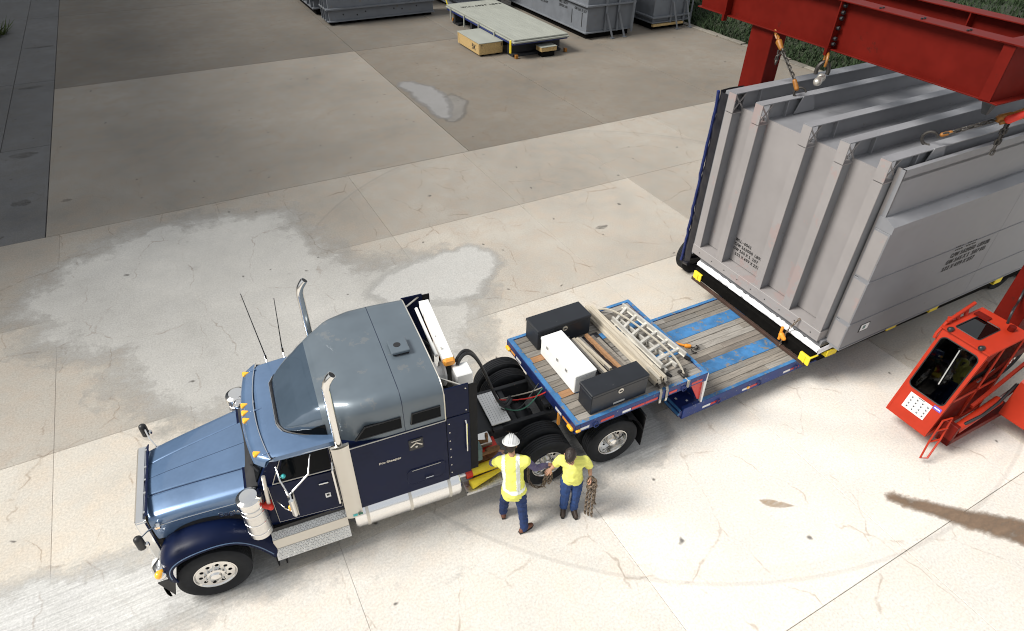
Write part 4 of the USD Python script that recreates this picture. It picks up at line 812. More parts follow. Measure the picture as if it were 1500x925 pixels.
# lower nose in front of the step
m = MB(); m.hull([(x, y, z) for x, z0, z1 in ((-2.45, .42, .55), (-2.95, .34, .60)) for y in (.30, 1.23) for z in (z0, z1)]); nz = m.put(tl, 'lower_nose', 'dark_blue', 25)
m = MB(); m.hull([(x, y, z) for x, z0, z1 in ((-2.45, .42, .55), (-2.95, .34, .60)) for y in (-.30, -1.23) for z in (z0, z1)]); m.put(tl, 'lower_nose', 'dark_blue', 25)
m = MB(); m.box(-2.46, -2.50, .32, 1.22, .535, .58); m.cyl((-2.44, .32, .5), (-2.44, 1.24, .5), .03, n=10); m.put(nz, 'nose_lip', 'deck_blue', 25)
m = MB()
for x, y, a in ((-2.6, .9, .05), (-2.7, .7, .03), (-2.75, 1.05, .04)): zz = .55 + .1 * (-2.45 - x); m.box(x, x - a * 2, y, y + a, zz - .01, zz + .004)
m.put(nz, 'paint_chips', 'tape_white', False)
# reflective tape, lamps, tie rings on the near and far sides
for s in (1, -1):
    for a, b, mt in ((-.10, -.28, 'tape_white'), (-.52, -.80, 'tape_red'), (-.98, -1.16, 'tape_white'), (-1.18, -1.46, 'tape_red'), (-1.48, -1.76, 'tape_red'), (-2.02, -2.2, 'tape_red'), (-2.55, -2.8, 'tape_red')):
        m = MB(); m.box(a, b, s * WG, s * (WG + .004), 1.275, 1.33); m.put(tl, 'reflective_tape', mt, False)
    x = -3.05
    for k in range(12):
        m = MB(); m.box(x, x - .20, s * 1.25, s * 1.254, .40, .455); m.put(tl, 'reflective_tape', 'tape_white', False)
        m = MB(); m.box(x - .21, x - .46, s * 1.25, s * 1.254, .40, .455); m.put(tl, 'reflective_tape', 'tape_red', False); x -= 1.05 + .1 * (k % 2)
    for x, z, y in ((-.42, 1.31, WG), (-2.36, 1.31, WG), (-3.45, .45, 1.25), (-4.55, .47, 1.25), (-5.6, .47, 1.25)):
        m = MB(); t = np.linspace(0, 2 * PI, 14, endpoint=False); m.tube([(x + .05 * math.cos(a), s * (y + .022), z - .03 + .05 * math.sin(a)) for a in t], .011, 6, True); m.put(tl, 'tie_ring', 'trailer_blue', 40)
    for x, mt in ((-4.25, 'amber_lens'), (-8.3, 'amber_lens'), (-11.5, 'amber_lens')):
        m = MB(); m.cyl((x, s * 1.25, .44), (x, s * 1.272, .44), .035, n=14); m.put(tl, 'side_lamp', mt, 40)
    m = MB(); m.hull(balls(((.03, s * 1.10, 1.30), .04), ((.03, s * 1.19, 1.30), .04))); m.put(tl, 'corner_lamp', 'amber_lens', 40)
    m = MB(); m.hull(balls(((-.03, s * 1.275, 1.30), .03), ((-.07, s * 1.275, 1.30), .03))); m.put(tl, 'corner_lamp', 'amber_lens', 40)
for y0, mt in ((.62, 'tape_white'), (.86, 'boom_orange'), (-.86, 'tape_white'), (-1.1, 'boom_orange')):
    m = MB(); m.box(.004, .010, y0, y0 + .2, 1.26, 1.31); m.put(tl, 'reflective_tape', mt, False)
m = MB(); m.box(.01, -.03, .70, .75, .95, 1.24); m.put(tl, 'hanger_strap', 'boom_orange', False)
# rear axles under the load
for k in range(3):
    for s in (1, -1): wheel(tl, -13.2 - 1.25 * k, s * 1.05, s, dual=True, R=.42 / .42 * .5)

# ------------------------------------------------------------------ load on the gooseneck
ZD = ZG
def toolbox(name, label, x0, x1, y0, y1, h, mat, lid, latch):
    t = thing(name, label, 'tool box', TRAILER, ((x0 + x1) / 2, (y0 + y1) / 2, ZD))
    m = MB(); m.box(x0 - .01, x1 + .01, y0 + .01, y1 - .01, ZD, ZD + h - .07, .012); b = m.put(t, 'body', mat, 30)
    m = MB(); m.box(x0, x1, y0, y1, ZD + h - .068, ZD + h, .014); m.put(t, 'lid', lid, 30)
    if latch == 'paddle':
        xc = (x0 + x1) / 2; m = MB(); m.cyl((xc, y1 - .012, ZD + h - .13), (xc, y1 + .004, ZD + h - .13), .055, n=18); la = m.put(b, 'latch', 'brushed_steel', 40)
        m = MB(); m.box(xc - .03, xc + .03, y1 - .01, y1 + .012, ZD + h - .145, ZD + h - .12); m.put(la, 'paddle', 'black_plastic', False)
        m = MB(); m.box(xc - .12, xc + .12, y1 - .012, y1 - .006, ZD + .05, ZD + .09); m.put(b, 'plate', 'brushed_steel', False)
    else:
        for y in (y0 + .25, (y0 + y1) / 2, y1 - .3):
            m = MB(); m.box(x0 - .012, x0 + .006, y - .03, y + .03, ZD + h - .12, ZD + h - .05, .004); m.put(b, 'latch', 'brushed_steel', False)
toolbox('tool_box', 'black steel tool box at the far side of the gooseneck deck', -.36, -1.57, -1.19, -.70, .47, 'toolbox_black', 'toolbox_black', 'paddle')
toolbox('tool_box', 'black steel tool box with a round latch at the near deck edge', -.34, -1.55, .76, 1.17, .47, 'toolbox_black', 'toolbox_black', 'paddle')
toolbox('tool_box', 'white metal tool box between the two black tool boxes', -.37, -.83, -.62, .60, .42, 'white_paint', 'white_paint', 'small')
def member(name, label, cat, p0, p1, w, h, mat, group=None):
    c = (np.array(p0) + p1) / 2; t = thing(name, label, cat, TRAILER, (c[0], c[1], min(p0[2], p1[2]) - h / 2), group); m = MB(); m.beam(p0, p1, w, h); m.put(t, 'bar', mat, False); return t
for k, (dx, z, l0, l1, mt) in enumerate(((0, .07, -1.28, 1.12, 'lumber'), (-.085, .07, -1.25, 1.15, 'lumber'), (-.17, .065, -1.2, 1.08, 'aluminium'), (-.04, .17, -1.27, 1.10, 'lumber'), (-.13, .165, -1.22, 1.14, 'lumber'))):
    t = thing('pole', ('long square pole on the deck, rearmost of the lower layer', 'long square pole in the middle of the lower layer, towards the rear', 'bare metal pole of the lower layer nearest the tool boxes', 'long square pole on top of the stack at its rear', 'long square pole on top of the stack towards the tool boxes')[k], 'pole', TRAILER, (-1.80 + dx, 0, ZD), 'long poles strapped across the gooseneck')
    m = MB(); m.beam((-1.80 + dx, l0, ZD + z), (-1.82 + dx, l1, ZD + z), .075, .085); m.put(t, 'bar', 'lumber' if mt == 'lumber' else 'brushed_steel', False)
    for e in (l0 - .004, l1 + .004):
        m = MB(); m.beam((-1.80 + dx, e, ZD + z), (-1.80 + dx, e + .004, ZD + z), .05, .055); m.put(t, 'end_plug', 'black_plastic', False)
for k in range(9):
    y0, y1 = -.60 + .12 * rng.random(), .42 + .18 * rng.random(); x = -1.02 - .062 * (k % 5) + .012 * rng.normal(); z = ZD + .05 + .075 * (k // 5) + .01 * rng.random()
    t = thing('timber', 'short weathered timber lying in the gap between the tool boxes', 'timber', TRAILER, (x, 0, ZD), 'loose timbers between the tool boxes')
    m = MB(); m.beam((x, y0, z), (x - .10 * rng.random(), y1, z), .055, .065); m.put(t, 'board', ['lumber', 'lumber', 'plank_wood_grey'][k % 3], False)
for k in range(3):
    x = -1.42 - .07 * k; t = thing('timber', ('orange brown timber lying beside the loose pale timbers', 'dark old timber between the orange timber and the poles', 'greyish timber right beside the strapped poles')[k], 'timber', TRAILER, (x, 0, ZD), 'dark timbers beside the poles')
    m = MB(); m.beam((x, -.62 + .1 * k, ZD + .05), (x - .05, .62 + .05 * k, ZD + .05), .065, .09); m.put(t, 'board', ['orange_wood', 'plank_wood_dark', 'plank_wood'][k], False)
def link_curve(m, pts, L_=.075, W_=.05, r=.008, n=12, sides=5):
    """chain of interlocking links along a polyline"""
    pts = np.asarray(pts, float); s = np.r_[0, np.cumsum(np.linalg.norm(np.diff(pts, axis=0), axis=1))]; pitch = L_ - 2.2 * r; N = max(1, int(s[-1] / pitch))
    for i in range(N):
        a = np.array([np.interp(i * pitch, s, pts[:, k]) for k in range(3)]); b = np.array([np.interp((i + 1) * pitch, s, pts[:, k]) for k in range(3)]); d = b - a; d /= np.linalg.norm(d) + 1e-9
        u = np.cross(d, [0.3, 0.2, 0.93]); u /= np.linalg.norm(u); w = np.cross(d, u); sd = u if i % 2 else w; c = (a + b) / 2; h = L_ / 2 - W_ / 2
        th = np.linspace(0, 2 * PI, n, endpoint=False)
        m.tube([c + d * (np.sign(math.cos(t)) * h + math.cos(t) * (W_ / 2 - r)) + sd * math.sin(t) * (W_ / 2 - r) for t in th + .01], r, sides, True)
t = thing('chain_pile', 'dark pile of chain beside the white tool box', 'chain', TRAILER, (-.92, .1, ZD)); m = MB()
pts = [(-.93 + .05 * rng.normal(), -.45 + .9 * k / 40 + .05 * rng.normal(), ZD + .03 + .05 * rng.random()) for k in range(41)]; link_curve(m, pts, .09, .06, .010); m.put(t, 'links', 'chain_steel', 40, kind='stuff')
t = thing('tarp_bundle', 'crumpled black tarp stuffed in the gap behind the white tool box', 'tarp', TRAILER, (-1.2, -.1, ZD))
gx, gy = np.meshgrid(np.linspace(-.86, -1.70, 26), np.linspace(-.66, .72, 40), indexing='ij'); hz = meshkit.fbm(np.stack([gx * 6, gy * 6, gx * 0], -1), 4, 11); ed = np.minimum(1, np.minimum(np.minimum(-.86 - gx, gx + 1.70), np.minimum(gy + .66, .72 - gy)) / .07)
m = MB(); m.grid(np.stack([gx, gy, ZD + .004 + ed * (.01 + .13 * np.clip(hz - .3, 0, 1))], -1)); m.put(t, 'sheet', 'tarp_black', True)
# two ladders / rack frames with a bent pole across them
ld = thing('ladder', 'aluminium ladder rack lying at the rear of the gooseneck', 'ladder', TRAILER, (-2.35, 0, ZD))
ra = [np.array([-2.16, -.78, ZD + .10]), np.array([-2.12, .86, ZD + .16])]; rb = [np.array([-2.52, -.95, ZD + .20]), np.array([-2.72, .80, ZD + .16])]
for nm, (a, b) in (('rail', ra), ('rail', rb)):
    m = MB(); m.beam(a, b, .04, .10); m.beam(a + [0, 0, -.045], b + [0, 0, -.045], .07, .012); m.put(ld, nm, 'ladder_alloy', False)
for k in range(6):
    f = (k + .35) / 6; a, b = ra[0] + (ra[1] - ra[0]) * f, rb[0] + (rb[1] - rb[0]) * f; m = MB(); m.beam(a, b, .05, .05); m.put(ld, 'rung', 'ladder_alloy', False)
l2 = thing('ladder', 'second shorter ladder leaning under the first on the gooseneck', 'ladder', TRAILER, (-2.2, .2, ZD))
ra2 = [np.array([-2.02, -.70, ZD + .05]), np.array([-2.20, .92, ZD + .05])]; rb2 = [np.array([-2.30, -.80, ZD + .05]), np.array([-2.46, .88, ZD + .05])]
for a, b in (ra2, rb2): m = MB(); m.beam(a, b, .035, .08); m.put(l2, 'rail', 'ladder_alloy', False)
for k in range(7):
    f = (k + .5) / 7; m = MB(); m.beam(ra2[0] + (ra2[1] - ra2[0]) * f, rb2[0] + (rb2[1] - rb2[0]) * f, .035, .035); m.put(l2, 'rung', 'ladder_alloy', False)
for e in (rb[1], ra2[1]):
    m = MB(); m.hull(balls((e + [0, .03, -.05], .04), (e + [-.03, .08, -.06], .035))); m.put(ld if e is rb[1] else l2, 'rubber_foot', 'rubber', 40)
t = thing('strap', 'pale strap over the ladders with a ratchet at the near edge', 'strap', TRAILER, (-2.3, 0, ZD))
P = CubicSpline([0, 1, 2, 3, 4, 5], [(-2.05, -1.2, ZD + .03), (-2.22, -.9, ZD + .20), (-2.32, -.2, ZD + .285), (-2.42, .7, ZD + .25), (-2.44, 1.1, ZD + .07), (-2.44, 1.285, ZD + .0)])(np.linspace(0, 5, 36))
m = MB(); m.tube(P, .022, 6); m.put(t, 'webbing', 'strap_grey', 40)
m = MB(); m.box(-2.38, -2.50, 1.0, 1.18, ZD + .01, ZD + .07, .01); m.cyl((-2.36, 1.06, ZD + .09), (-2.52, 1.06, ZD + .09), .025, n=10); m.put(t, 'ratchet', 'chain_steel', 30)
m = MB(); m.box(-2.41, -2.47, 1.268, 1.28, ZD - .16, ZD + .01); m.put(t, 'strap_tail', 'strap_grey', False)
for q, x in enumerate((-1.78, -1.92)):
    t = thing('strap', ('ratchet strap over the pole ends at the near deck edge', 'ratchet strap beside the first over the pole ends')[q], 'strap', TRAILER, (x, 1.1, ZD))
    m = MB(); m.box(x, x - .05, .80, 1.16, ZD + .225, ZD + .235); m.beam((x - .025, 1.15, ZD + .23), (x - .025, 1.272, ZD + .0), .05, .01); m.beam((x - .025, 1.275, ZD + .0), (x - .025, 1.285, ZD - .20), .05, .01, (0, 1, 0)); m.put(t, 'webbing', 'strap_grey', False)
    m = MB(); m.box(x + .01, x - .07, 1.17, 1.25, ZD + .06, ZD + .15, .01); m.put(t, 'ratchet', 'chain_steel', 30)
    m = MB(); m.box(x, x - .05, 1.275, 1.295, ZD - .26, ZD - .18, .006); m.put(t, 'flat_hook', 'brushed_steel', 30)
t = thing('load_binder', 'orange load binder lying on the low deck planks', 'load binder', TRAILER, (-3.75, -.2, ZL)); z = ZL + .03
m = MB(); m.cyl((-3.62, -.34, z), (-3.78, -.16, z), .025, n=10); m.hull(balls(((-3.78, -.16, z), .05), ((-3.84, -.12, z), .04))); m.put(t, 'lever', 'binder_orange', 40)
m = MB(); link_curve(m, [(-3.84, -.1, z), (-3.9, .02, z), (-3.99, -.02, z), (-3.97, -.12, z)], .08, .055, .010); m.put(t, 'chain_end', 'chain_steel', 40, kind='stuff')
t = thing('chain_end', 'short bit of chain with a hook on the front of the low deck', 'chain', TRAILER, (-3.7, 0, ZL)); m = MB(); link_curve(m, [(-3.80, -.02, z), (-3.76, .06, z), (-3.85, .12, z)], .08, .055, .010); m.put(t, 'links', 'chain_steel', 40, kind='stuff')

# ------------------------------------------------------------------ the big grey enclosure
CX, CB, CT = -6.0, 1.12, 5.10
ENC = (tuple(to_world(TRAILER, (-6.0 + 6.0 * math.cos(.013), 6.0 * math.sin(.013), 0))[:2]), TRAILER[1] + .013)
bx = thing('shipping_enclosure', 'huge ribbed grey steel enclosure resting on the trailer low deck', 'enclosure', ENC, (-9.5, -.5, .9)); XE = -19.5
def cput(m, name, mat='container_grey_shaded', parent=bx, smooth=False): return m.put(parent, name, mat, smooth)
m = MB(); m.box(-6.10, XE, -2.40, 1.42, 1.2, 4.74); core = cput(m, 'inner_shell')
RY = [-2.33, -1.60, -.40, .43, 1.25]
edges = RY
names = []
for i in range(4):                                              # recessed front panels between ribs
    m = MB(); m.box(-6.06, -6.10, RY[i] + .06, RY[i + 1] - .06, 1.42, 4.76); pn = cput(m, 'front_panel', 'container_front_lit')
    if i == 1:
        tx = MB(); lines = ['WLL-6041', 'C/W 162050  LB92B', 'GW 165 X 1  107', '   121 X 499 X 237']
        for k, w in enumerate(lines): tx.text(w, .066, (-6.055, RY[1] + .10, 1.95 - .115 * k), (0, 1, 0), (0, 0, 1), .003)
        tx.put(pn, 'stencil_text', 'stencil_black', False)
for i, y in enumerate(RY):
    m = MB(); w = .10
    m.box(-5.78, -5.80, y - w, y + w, 1.40, CT - .42); rb_ = cput(m, 'front_rib', 'container_front_lit')
    m = MB(); m.box(-5.80, -6.06, y - .012 - .06, y + .012 - .06, 1.40, CT - .42); m.box(-5.80, -6.06, y + .048, y + .072, 1.40, CT - .42); cput(m, 'rib_web', 'container_grey_shaded', rb_)
    m = MB(); m.box(-5.776, -5.80, y - w, y + w, CT - .40, CT - .012); cp = cput(m, 'corner_cap', 'container_front_lit')
    m = MB(); m.box(-5.80, -6.10, y - .095, y + .095, CT - .425, CT - .41); m.beam((-5.80, y + .06, CT - .40), (-6.12, y + .06, CT - .02), .012, .03); m.beam((-5.80, y + .06, CT - .03), (-6.12, y + .06, CT - .38), .012, .03); cput(m, 'gusset', 'container_front_lit', cp)
    m = MB(); m.box(-5.78, XE, y - .10, y + .10, CT - .012, CT + .008); tr_ = cput(m, 'top_rib')
    m = MB(); m.box(-6.12, XE, y - .02, y + .02, 4.76, CT - .012); m.box(-6.12, XE, y - .10, y + .10, 4.742, 4.76); cput(m, 'rib_web', 'container_grey_shaded', tr_)
    m = MB(); m.box(-6.50, -6.53, y + .02, y + .095, 4.76, CT - .012); cput(m, 'stiffener', 'container_grey_shaded', tr_)
    m = MB(); m.hull([(-6.75, y + .09, 4.78), (-7.35, y + .09, 4.78), (-6.9, y + .09, CT + .02), (-7.2, y + .09, CT + .02), (-6.75, y + .112, 4.78), (-7.35, y + .112, 4.78), (-6.9, y + .112, CT + .02), (-7.2, y + .112, CT + .02)])
    if i in (1, 4): cput(m, 'lifting_lug', 'container_grey_shaded', tr_)
for i in range(4):
    m = MB(); m.box(-6.10, XE, RY[i] + .04, RY[i + 1] - .04, 4.742, 4.756); cput(m, 'roof_panel')
m = MB(); m.box(-6.06, XE, 1.30, 1.50, 4.742, 4.80); cput(m, 'roof_edge')
m = MB(); m.box(-5.77, -6.10, -2.45, 1.36, 1.16, 1.40, .006); sill = cput(m, 'front_sill', 'container_front_lit')
m = MB()
for k in range(9): y = -2.2 + .42 * k; m.cyl((-5.77, y, 1.27), (-5.766, y, 1.27), .014, n=8)
cput(m, 'bolt_holes', 'stencil_black', sill)
# far edge frame and near side wall in courses
m = MB(); m.box(-5.80, XE, -2.55, -2.43, 1.1, 5.08); cput(m, 'far_wall')
m = MB(); m.box(-6.02, XE, 1.42, 1.50, 4.02, 4.95); cput(m, 'upper_side_panel')
m = MB(); m.box(-6.03, -6.06, 1.35, 1.50, 1.2, 4.95); cput(m, 'corner_return', 'container_front_lit')
m = MB(); m.hull([(x, y, z) for x in (-6.0, XE) for y, z in ((1.40, 3.83), (1.40, 4.06), (1.56, 4.06), (1.735, 3.97), (1.735, 3.83))]); cput(m, 'side_ledge')
zs = [3.83, 2.78, 1.76, 1.12]
for a, b in zip(zs[:-1], zs[1:]):
    for x0, x1 in ((-6.0, -10.2), (-10.2, -14.6), (-14.6, XE)):
        m = MB(); m.box(x0 - (.004 if x0 < -6 else 0), x1, 1.40, 1.72, b + .012, a - .008, .004); cput(m, 'side_panel', 'container_grey_shaded')
    m = MB(); m.box(-6.0, XE, 1.5, 1.732, b - .014, b + .014); cput(m, 'panel_seam')
    m = MB(); m.box(-5.992, -6.0, 1.42, 1.70, b + .05, a - .05); cput(m, 'end_panel', 'container_front_lit')
tx = MB()
for k, w in enumerate(['   WLL-6041', '  C/W 162050  LB92B', ' GW 165 X 1  107 KG', '121 X 499 X 237']): tx.text(w, .10, (-8.55 - .0 * k, 1.724, 2.72 - .16 * k), (-1, 0, 0), (0, 0, 1), .003)
tx.put(bx, 'stencil_text', 'stencil_black', False)
m = MB(); m.box(-6.42, -6.72, 1.72, 1.724, 1.42, 1.62); lb = cput(m, 'data_label', 'stencil_black'); m = MB(); m.box(-6.46, -6.70, 1.724, 1.727, 1.44, 1.60); lw = cput(m, 'label_sheet', 'paper', lb)
m = MB(); m.box(-6.52, -6.60, 1.7265, 1.7285, 1.48, 1.57); cput(m, 'label_print', 'oil_box', lb)
# skid under the enclosure: grey foot, wrinkled wrap, dark timbers
m = MB(); m.box(-5.86, XE, -2.2, 1.42, 1.02, 1.17); cput(m, 'base_frame')
m = MB(); P = []
for y in np.linspace(-2.12, 1.50, 60):
    w1, w2 = .03 * math.sin(y * 9) * rng.random(), .025 * rng.normal(); P.append([(-5.76 + w1 * .4, y, 1.10 + w2 * .3), (-5.71 + w1, y, 1.08), (-5.68 + w1, y, 1.05), (-5.69 + w2 * .5, y, 1.00 + w2 * .4)])
m.grid(P); P = []
for x in np.linspace(-5.66, XE, 90):
    w1, w2 = .02 * math.sin(x * 7) * rng.random(), .02 * rng.normal(); P.append([(x, 1.50, 1.10 + w2 * .3), (x, 1.53 + w1 * .5, 1.05), (x, 1.53, .98 + w2)])
m.grid(P); cput(m, 'plastic_wrap', 'plastic_wrap', bx, 40)
sk = thing('skid_timber', 'dark timber skid with a rusty steel edge under the enclosure front', 'skid', TRAILER, (-6, -.3, ZL))
m = MB(); m.box(-5.62, -5.95, -2.1, 1.46, .70, .94, .008); m.put(sk, 'front_timber', 'black_timber', False)
m = MB(); m.box(-5.56, -5.62, -2.1, 1.42, .622, .70, .006); m.put(sk, 'rusty_edge', 'rusty_beam', False)
for y in (-1.7, -.6, .5, 1.30):
    m = MB(); m.box(-5.96, XE, y - .12, y + .14, ZL + .015, .94); m.put(sk, 'bearer', 'black_timber', False)
for q, (x, y, lb_) in enumerate(((-5.66, 1.38, 'yellow corner protector at the near front corner of the grey enclosure'), (-5.66, -1.93, 'yellow corner protector at the far front corner of the grey enclosure'))):
    t = thing('corner_protector', lb_, 'corner protector', TRAILER, (x, y, .62)); m = MB(); m.box(x + .06, x + .09, y - .14, y + .12, .68, .86, .004); m.box(x + .09, x - .16, y - .14, y + .12, .862, .885, .004); m.put(t, 'angle_plate', 'safety_yellow', False)
    m = MB(); m.box(x + .088, x + .105, y - .02, y + .02, .70, .86); m.put(t, 'rib', 'safety_yellow', False)
for q, x in enumerate((-6.0, -7.9, -9.35, -11.8)):
    t = thing('corner_protector', ('yellow edge protector just behind the near front corner', 'yellow edge protector under the side wall above the cab', 'yellow edge protector under the side wall past the stencilled text', 'yellow edge protector furthest along the enclosure side')[q], 'edge protector', TRAILER, (x, 1.5, .85)); m = MB(); m.box(x, x - .30, 1.535, 1.56, .83, .96, .004); m.box(x, x - .30, 1.42, 1.558, .80, .828, .004); m.put(t, 'angle_plate', 'safety_yellow', False)
t = thing('load_chain', 'orange binder and chain tying the enclosure front to the deck', 'load binder', TRAILER, (-5.6, .77, .95))
m = MB(); link_curve(m, [(-5.56, .76, .66), (-5.55, .77, .9), (-5.62, .80, 1.18), (-5.76, .86, 1.42)], .08, .055, .010); m.put(t, 'links', 'chain_rust', 40, kind='stuff')
m = MB(); m.cyl((-5.50, .73, .86), (-5.53, .70, 1.16), .03, n=10); m.hull(balls(((-5.52, .74, .98), .06), ((-5.52, .82, .93), .05))); m.put(t, 'binder_lever', 'binder_orange', 40)
tp = thing('tarp', 'rolled black tarp with blue edge and yellow rope on the far front corner', 'tarp', TRAILER, (-5.9, -2.7, .7)); P = []
for z in np.linspace(.80, 5.02, 40):
    w = .03 * rng.normal(); P.append([(-5.76, -2.46 , z), (-5.74 + w * .3, -2.60 + w * .4, z), (-5.82 + w * .5, -2.74 + w * .3, z), (-6.1, -2.78 + w, z), (-6.5, -2.76 + w, z)])
m = MB(); m.grid(P); m.put(tp, 'tarp_sheet', 'tarp_black', 40)
m = MB(); m.tube([(-5.80 + .01 * rng.normal(), -2.765, z) for z in np.linspace(.72, 5.0, 30)], .035, 8); m.put(tp, 'blue_edge', 'dark_blue', 40)
m = MB(); m.tube([(-5.84 + .02 * math.sin(3 * z), -2.80 - .01 * math.sin(5 * z), z) for z in np.linspace(1.2, 4.9, 40)], .012, 6); m.put(tp, 'yellow_rope', 'hook_yellow', 40)
m = MB(); m.tube([(-5.72, -2.45, .8), (-5.75, -2.62, .74), (-5.9, -2.74, .72), (-6.4, -2.7, .70)], .05, 8); m.put(tp, 'rolled_hem', 'tarp_black', 40)

# ------------------------------------------------------------------ the red gantry crane with its cab
gc = thing('gantry_crane', 'red steel gantry crane straddling the grey enclosure', 'gantry crane', TRAILER, (-8.0, 0, 0))
def girder(x, y0, y1, z0, z1, fl, name, mat='crane_red_shaded'):
    m = MB(); m.box(x - .015, x + .015, y0, y1, z0 + .02, z1 - .02); g = m.put(gc, name, mat, False)
    m = MB(); m.box(x - fl, x + .13, y0, y1, z0, z0 + .022, .004); m.put(g, 'bottom_flange', mat, False)
    m = MB(); m.box(x - fl, x + .20, y0, y1, z1 - .022, z1, .004); m.put(g, 'top_flange', mat, False)
    return g
SK = .075                                                             # the girder stands slightly askew to the trailer
g1 = girder(-7.12, -5.15, 1.78, 6.05, 6.94, .16, 'front_girder')
g2 = girder(-8.55, -5.15, 1.78, 6.05, 6.94, .16, 'rear_girder')
for y in (-1.36, -4.2):
    m = MB(); m.box(-6.93, -7.10, y - .012, y + .012, 6.07, 6.92); m.box(-6.90, -7.0, y - .03, y + .03, 5.96, 6.10); st_ = m.put(g1, 'stiffener', 'crane_red_shaded', False)
for z in (6.16, 6.26, 6.45, 6.62, 6.72, 6.84): m = MB(); m.cyl((-7.02, -1.36, z), (-7.02, -1.29, z), .035, n=8); m.put(g1, 'splice_bolt', 'black_steel', 30)
for y in (-2.4, .2):
    m = MB(); m.box(-8.36, -8.53, y - .012, y + .012, 6.07, 6.92); m.put(g2, 'stiffener', 'crane_red_shaded', False)
m = MB(); m.box(-6.97, -10.4, 1.76, 1.80, 6.07, 6.93); m.hull([(-6.96, 1.62, 6.07), (-6.96, 1.80, 6.07), (-6.96, 1.62, 6.93), (-6.96, 1.80, 6.93), (-6.99, 1.8, 6.07), (-6.99, 1.8, 6.93)]); eg = m.put(gc, 'end_girder', 'crane_red_shaded', False)
m = MB(); m.box(-6.92, -10.4, 1.55, 1.95, 6.92, 6.945, .004); m.put(eg, 'top_flange', 'crane_red_shaded', False)
m = MB(); m.box(-6.97, -10.4, 1.62, 1.92, 6.045, 6.068, .004); m.put(eg, 'bottom_flange', 'crane_red_shaded', False)
m = MB(); m.hull([(-6.95, 1.70, 6.05), (-7.12, 1.70, 6.05), (-6.95, 1.86, 6.05), (-7.12, 1.86, 6.05), (-7.0, 1.74, 5.86), (-7.08, 1.74, 5.86), (-7.0, 1.82, 5.86), (-7.08, 1.82, 5.86)]); m.put(eg, 'guide_stub', 'black_steel', False)
m = MB(); m.box(-7.10, -7.52, -3.49, -2.86, .9, 6.05, .01); lg = m.put(gc, 'far_leg', 'crane_red_shaded', False)
m = MB(); m.box(-7.0, -7.6, -3.6, -2.82, .78, .9, .01); m.put(lg, 'foot', 'crane_red_shaded', False)
wheel(gc, -6.55, -3.10, -1, R=.5, name='crane_wheel'); wheel(gc, -8.4, -3.35, -1, R=.5, name='crane_wheel')
m = MB(); m.box(-7.0, -8.6, -3.68, -3.5, .55, .8, .01); m.put(gc, 'bogie_beam', 'crane_red_shaded', False)
m = MB(); m.box(-8.65, -9.15, 2.88, 3.36, .9, 6.06, .01); nl = m.put(gc, 'near_leg', 'crane_red_shaded', False)
m = MB(); m.box(-8.7, -9.1, 1.8, 3.34, 6.065, 6.5); m.put(nl, 'knee_bracket', 'crane_red_shaded', False)
wheel(gc, -8.62, 3.1, 1, R=.5, name='crane_wheel'); wheel(gc, -9.9, 3.1, 1, R=.5, name='crane_wheel')
m = MB(); m.box(-8.2, -10.2, 2.9, 3.34, .75, .98, .01); m.put(gc, 'bogie_beam', 'crane_red_shaded', False)
# cab: sloped front, framed windows, roof with a skylight, open near side
cb = holder(gc, 'operator_cab', 'red operator cab with a sloped windscreen and white sign sheet')
Y0, Y1 = 2.92, 3.76
F0, F1, B0 = (-6.29, .45), (-6.79, 2.33), -7.98
def fr(f): return F0[0] + (F1[0] - F0[0]) * f, F0[1] + (F1[1] - F0[1]) * f
def front(f, y, o=0.0): x, z = fr(f); return (x + o * .966, y, z + o * .257)
def frontbox(m, f0, f1, y0, y1, o0=-.03, o1=.0): m.hull([front(f, y, o) for f in (f0, f1) for y in (y0, y1) for o in (o0, o1)])
SL = math.hypot(F1[0] - F0[0], F1[1] - F0[1])
win = Polygon([(Y0 + .07, .345 * SL), (Y1 - .07, .345 * SL), (Y1 - .07, .93 * SL), (Y0 + .07, .93 * SL)]).buffer(-.10).buffer(.10)
def on_front(poly, o0, o1):
    e = trimesh.creation.extrude_polygon(poly, o1 - o0, engine='earcut'); v = np.array(e.vertices); return np.array([front(q[1] / SL, q[0], o0 + q[2]) for q in v]), e.faces
m = MB(); m.add(*on_front(Polygon([(Y0, 0), (Y1, 0), (Y1, SL), (Y0, SL)]).difference(win), -.03, 0)); fp = m.put(cb, 'front_panel', 'cab_red', False)
m = MB(); m.add(*on_front(win.buffer(.01), -.02, -.012)); m.put(cb, 'windscreen', 'cab_glass', False)
m = MB(); q = [front(b_ / SL, a_, .002) for a_, b_ in list(win.exterior.coords)[:-1]]; m.tube(q, .011, 6, True); m.put(cb, 'windscreen_seal', 'black_plastic', 30)
m = MB(); frontbox(m, .125, .30, Y0 + .20, Y1 - .20, .001, .004); sg = m.put(cb, 'sign_sheet', 'paper', False)
m = MB()
for i in range(4):
    for j in range(4):
        f, y = .145 + .036 * i, Y0 + .26 + .105 * j; frontbox(m, f, f + .012, y, y + .035, .004, .006)
        frontbox(m, f + .016, f + .019, y - .02, y + .055, .004, .006)
frontbox(m, .288, .296, Y0 + .36, Y0 + .5, .004, .006)
m.put(cb, 'sign_pictograms', 'stencil_black', False)
m = MB(); frontbox(m, .285, .325, Y1 - .19, Y1 - .04, .001, .004); vs = m.put(cb, 'violet_sticker', 'sticker_violet', False)
m = MB(); frontbox(m, .30, .31, Y1 - .17, Y1 - .06, .004, .006); m.put(cb, 'sticker_print', 'paper', False)
m = MB(); m.beam(front(.90, 3.36, .02), front(.52, 3.42, .03), .02, .012); m.put(cb, 'wiper', 'aluminium', False)
m = MB(); x1 = F1[0]
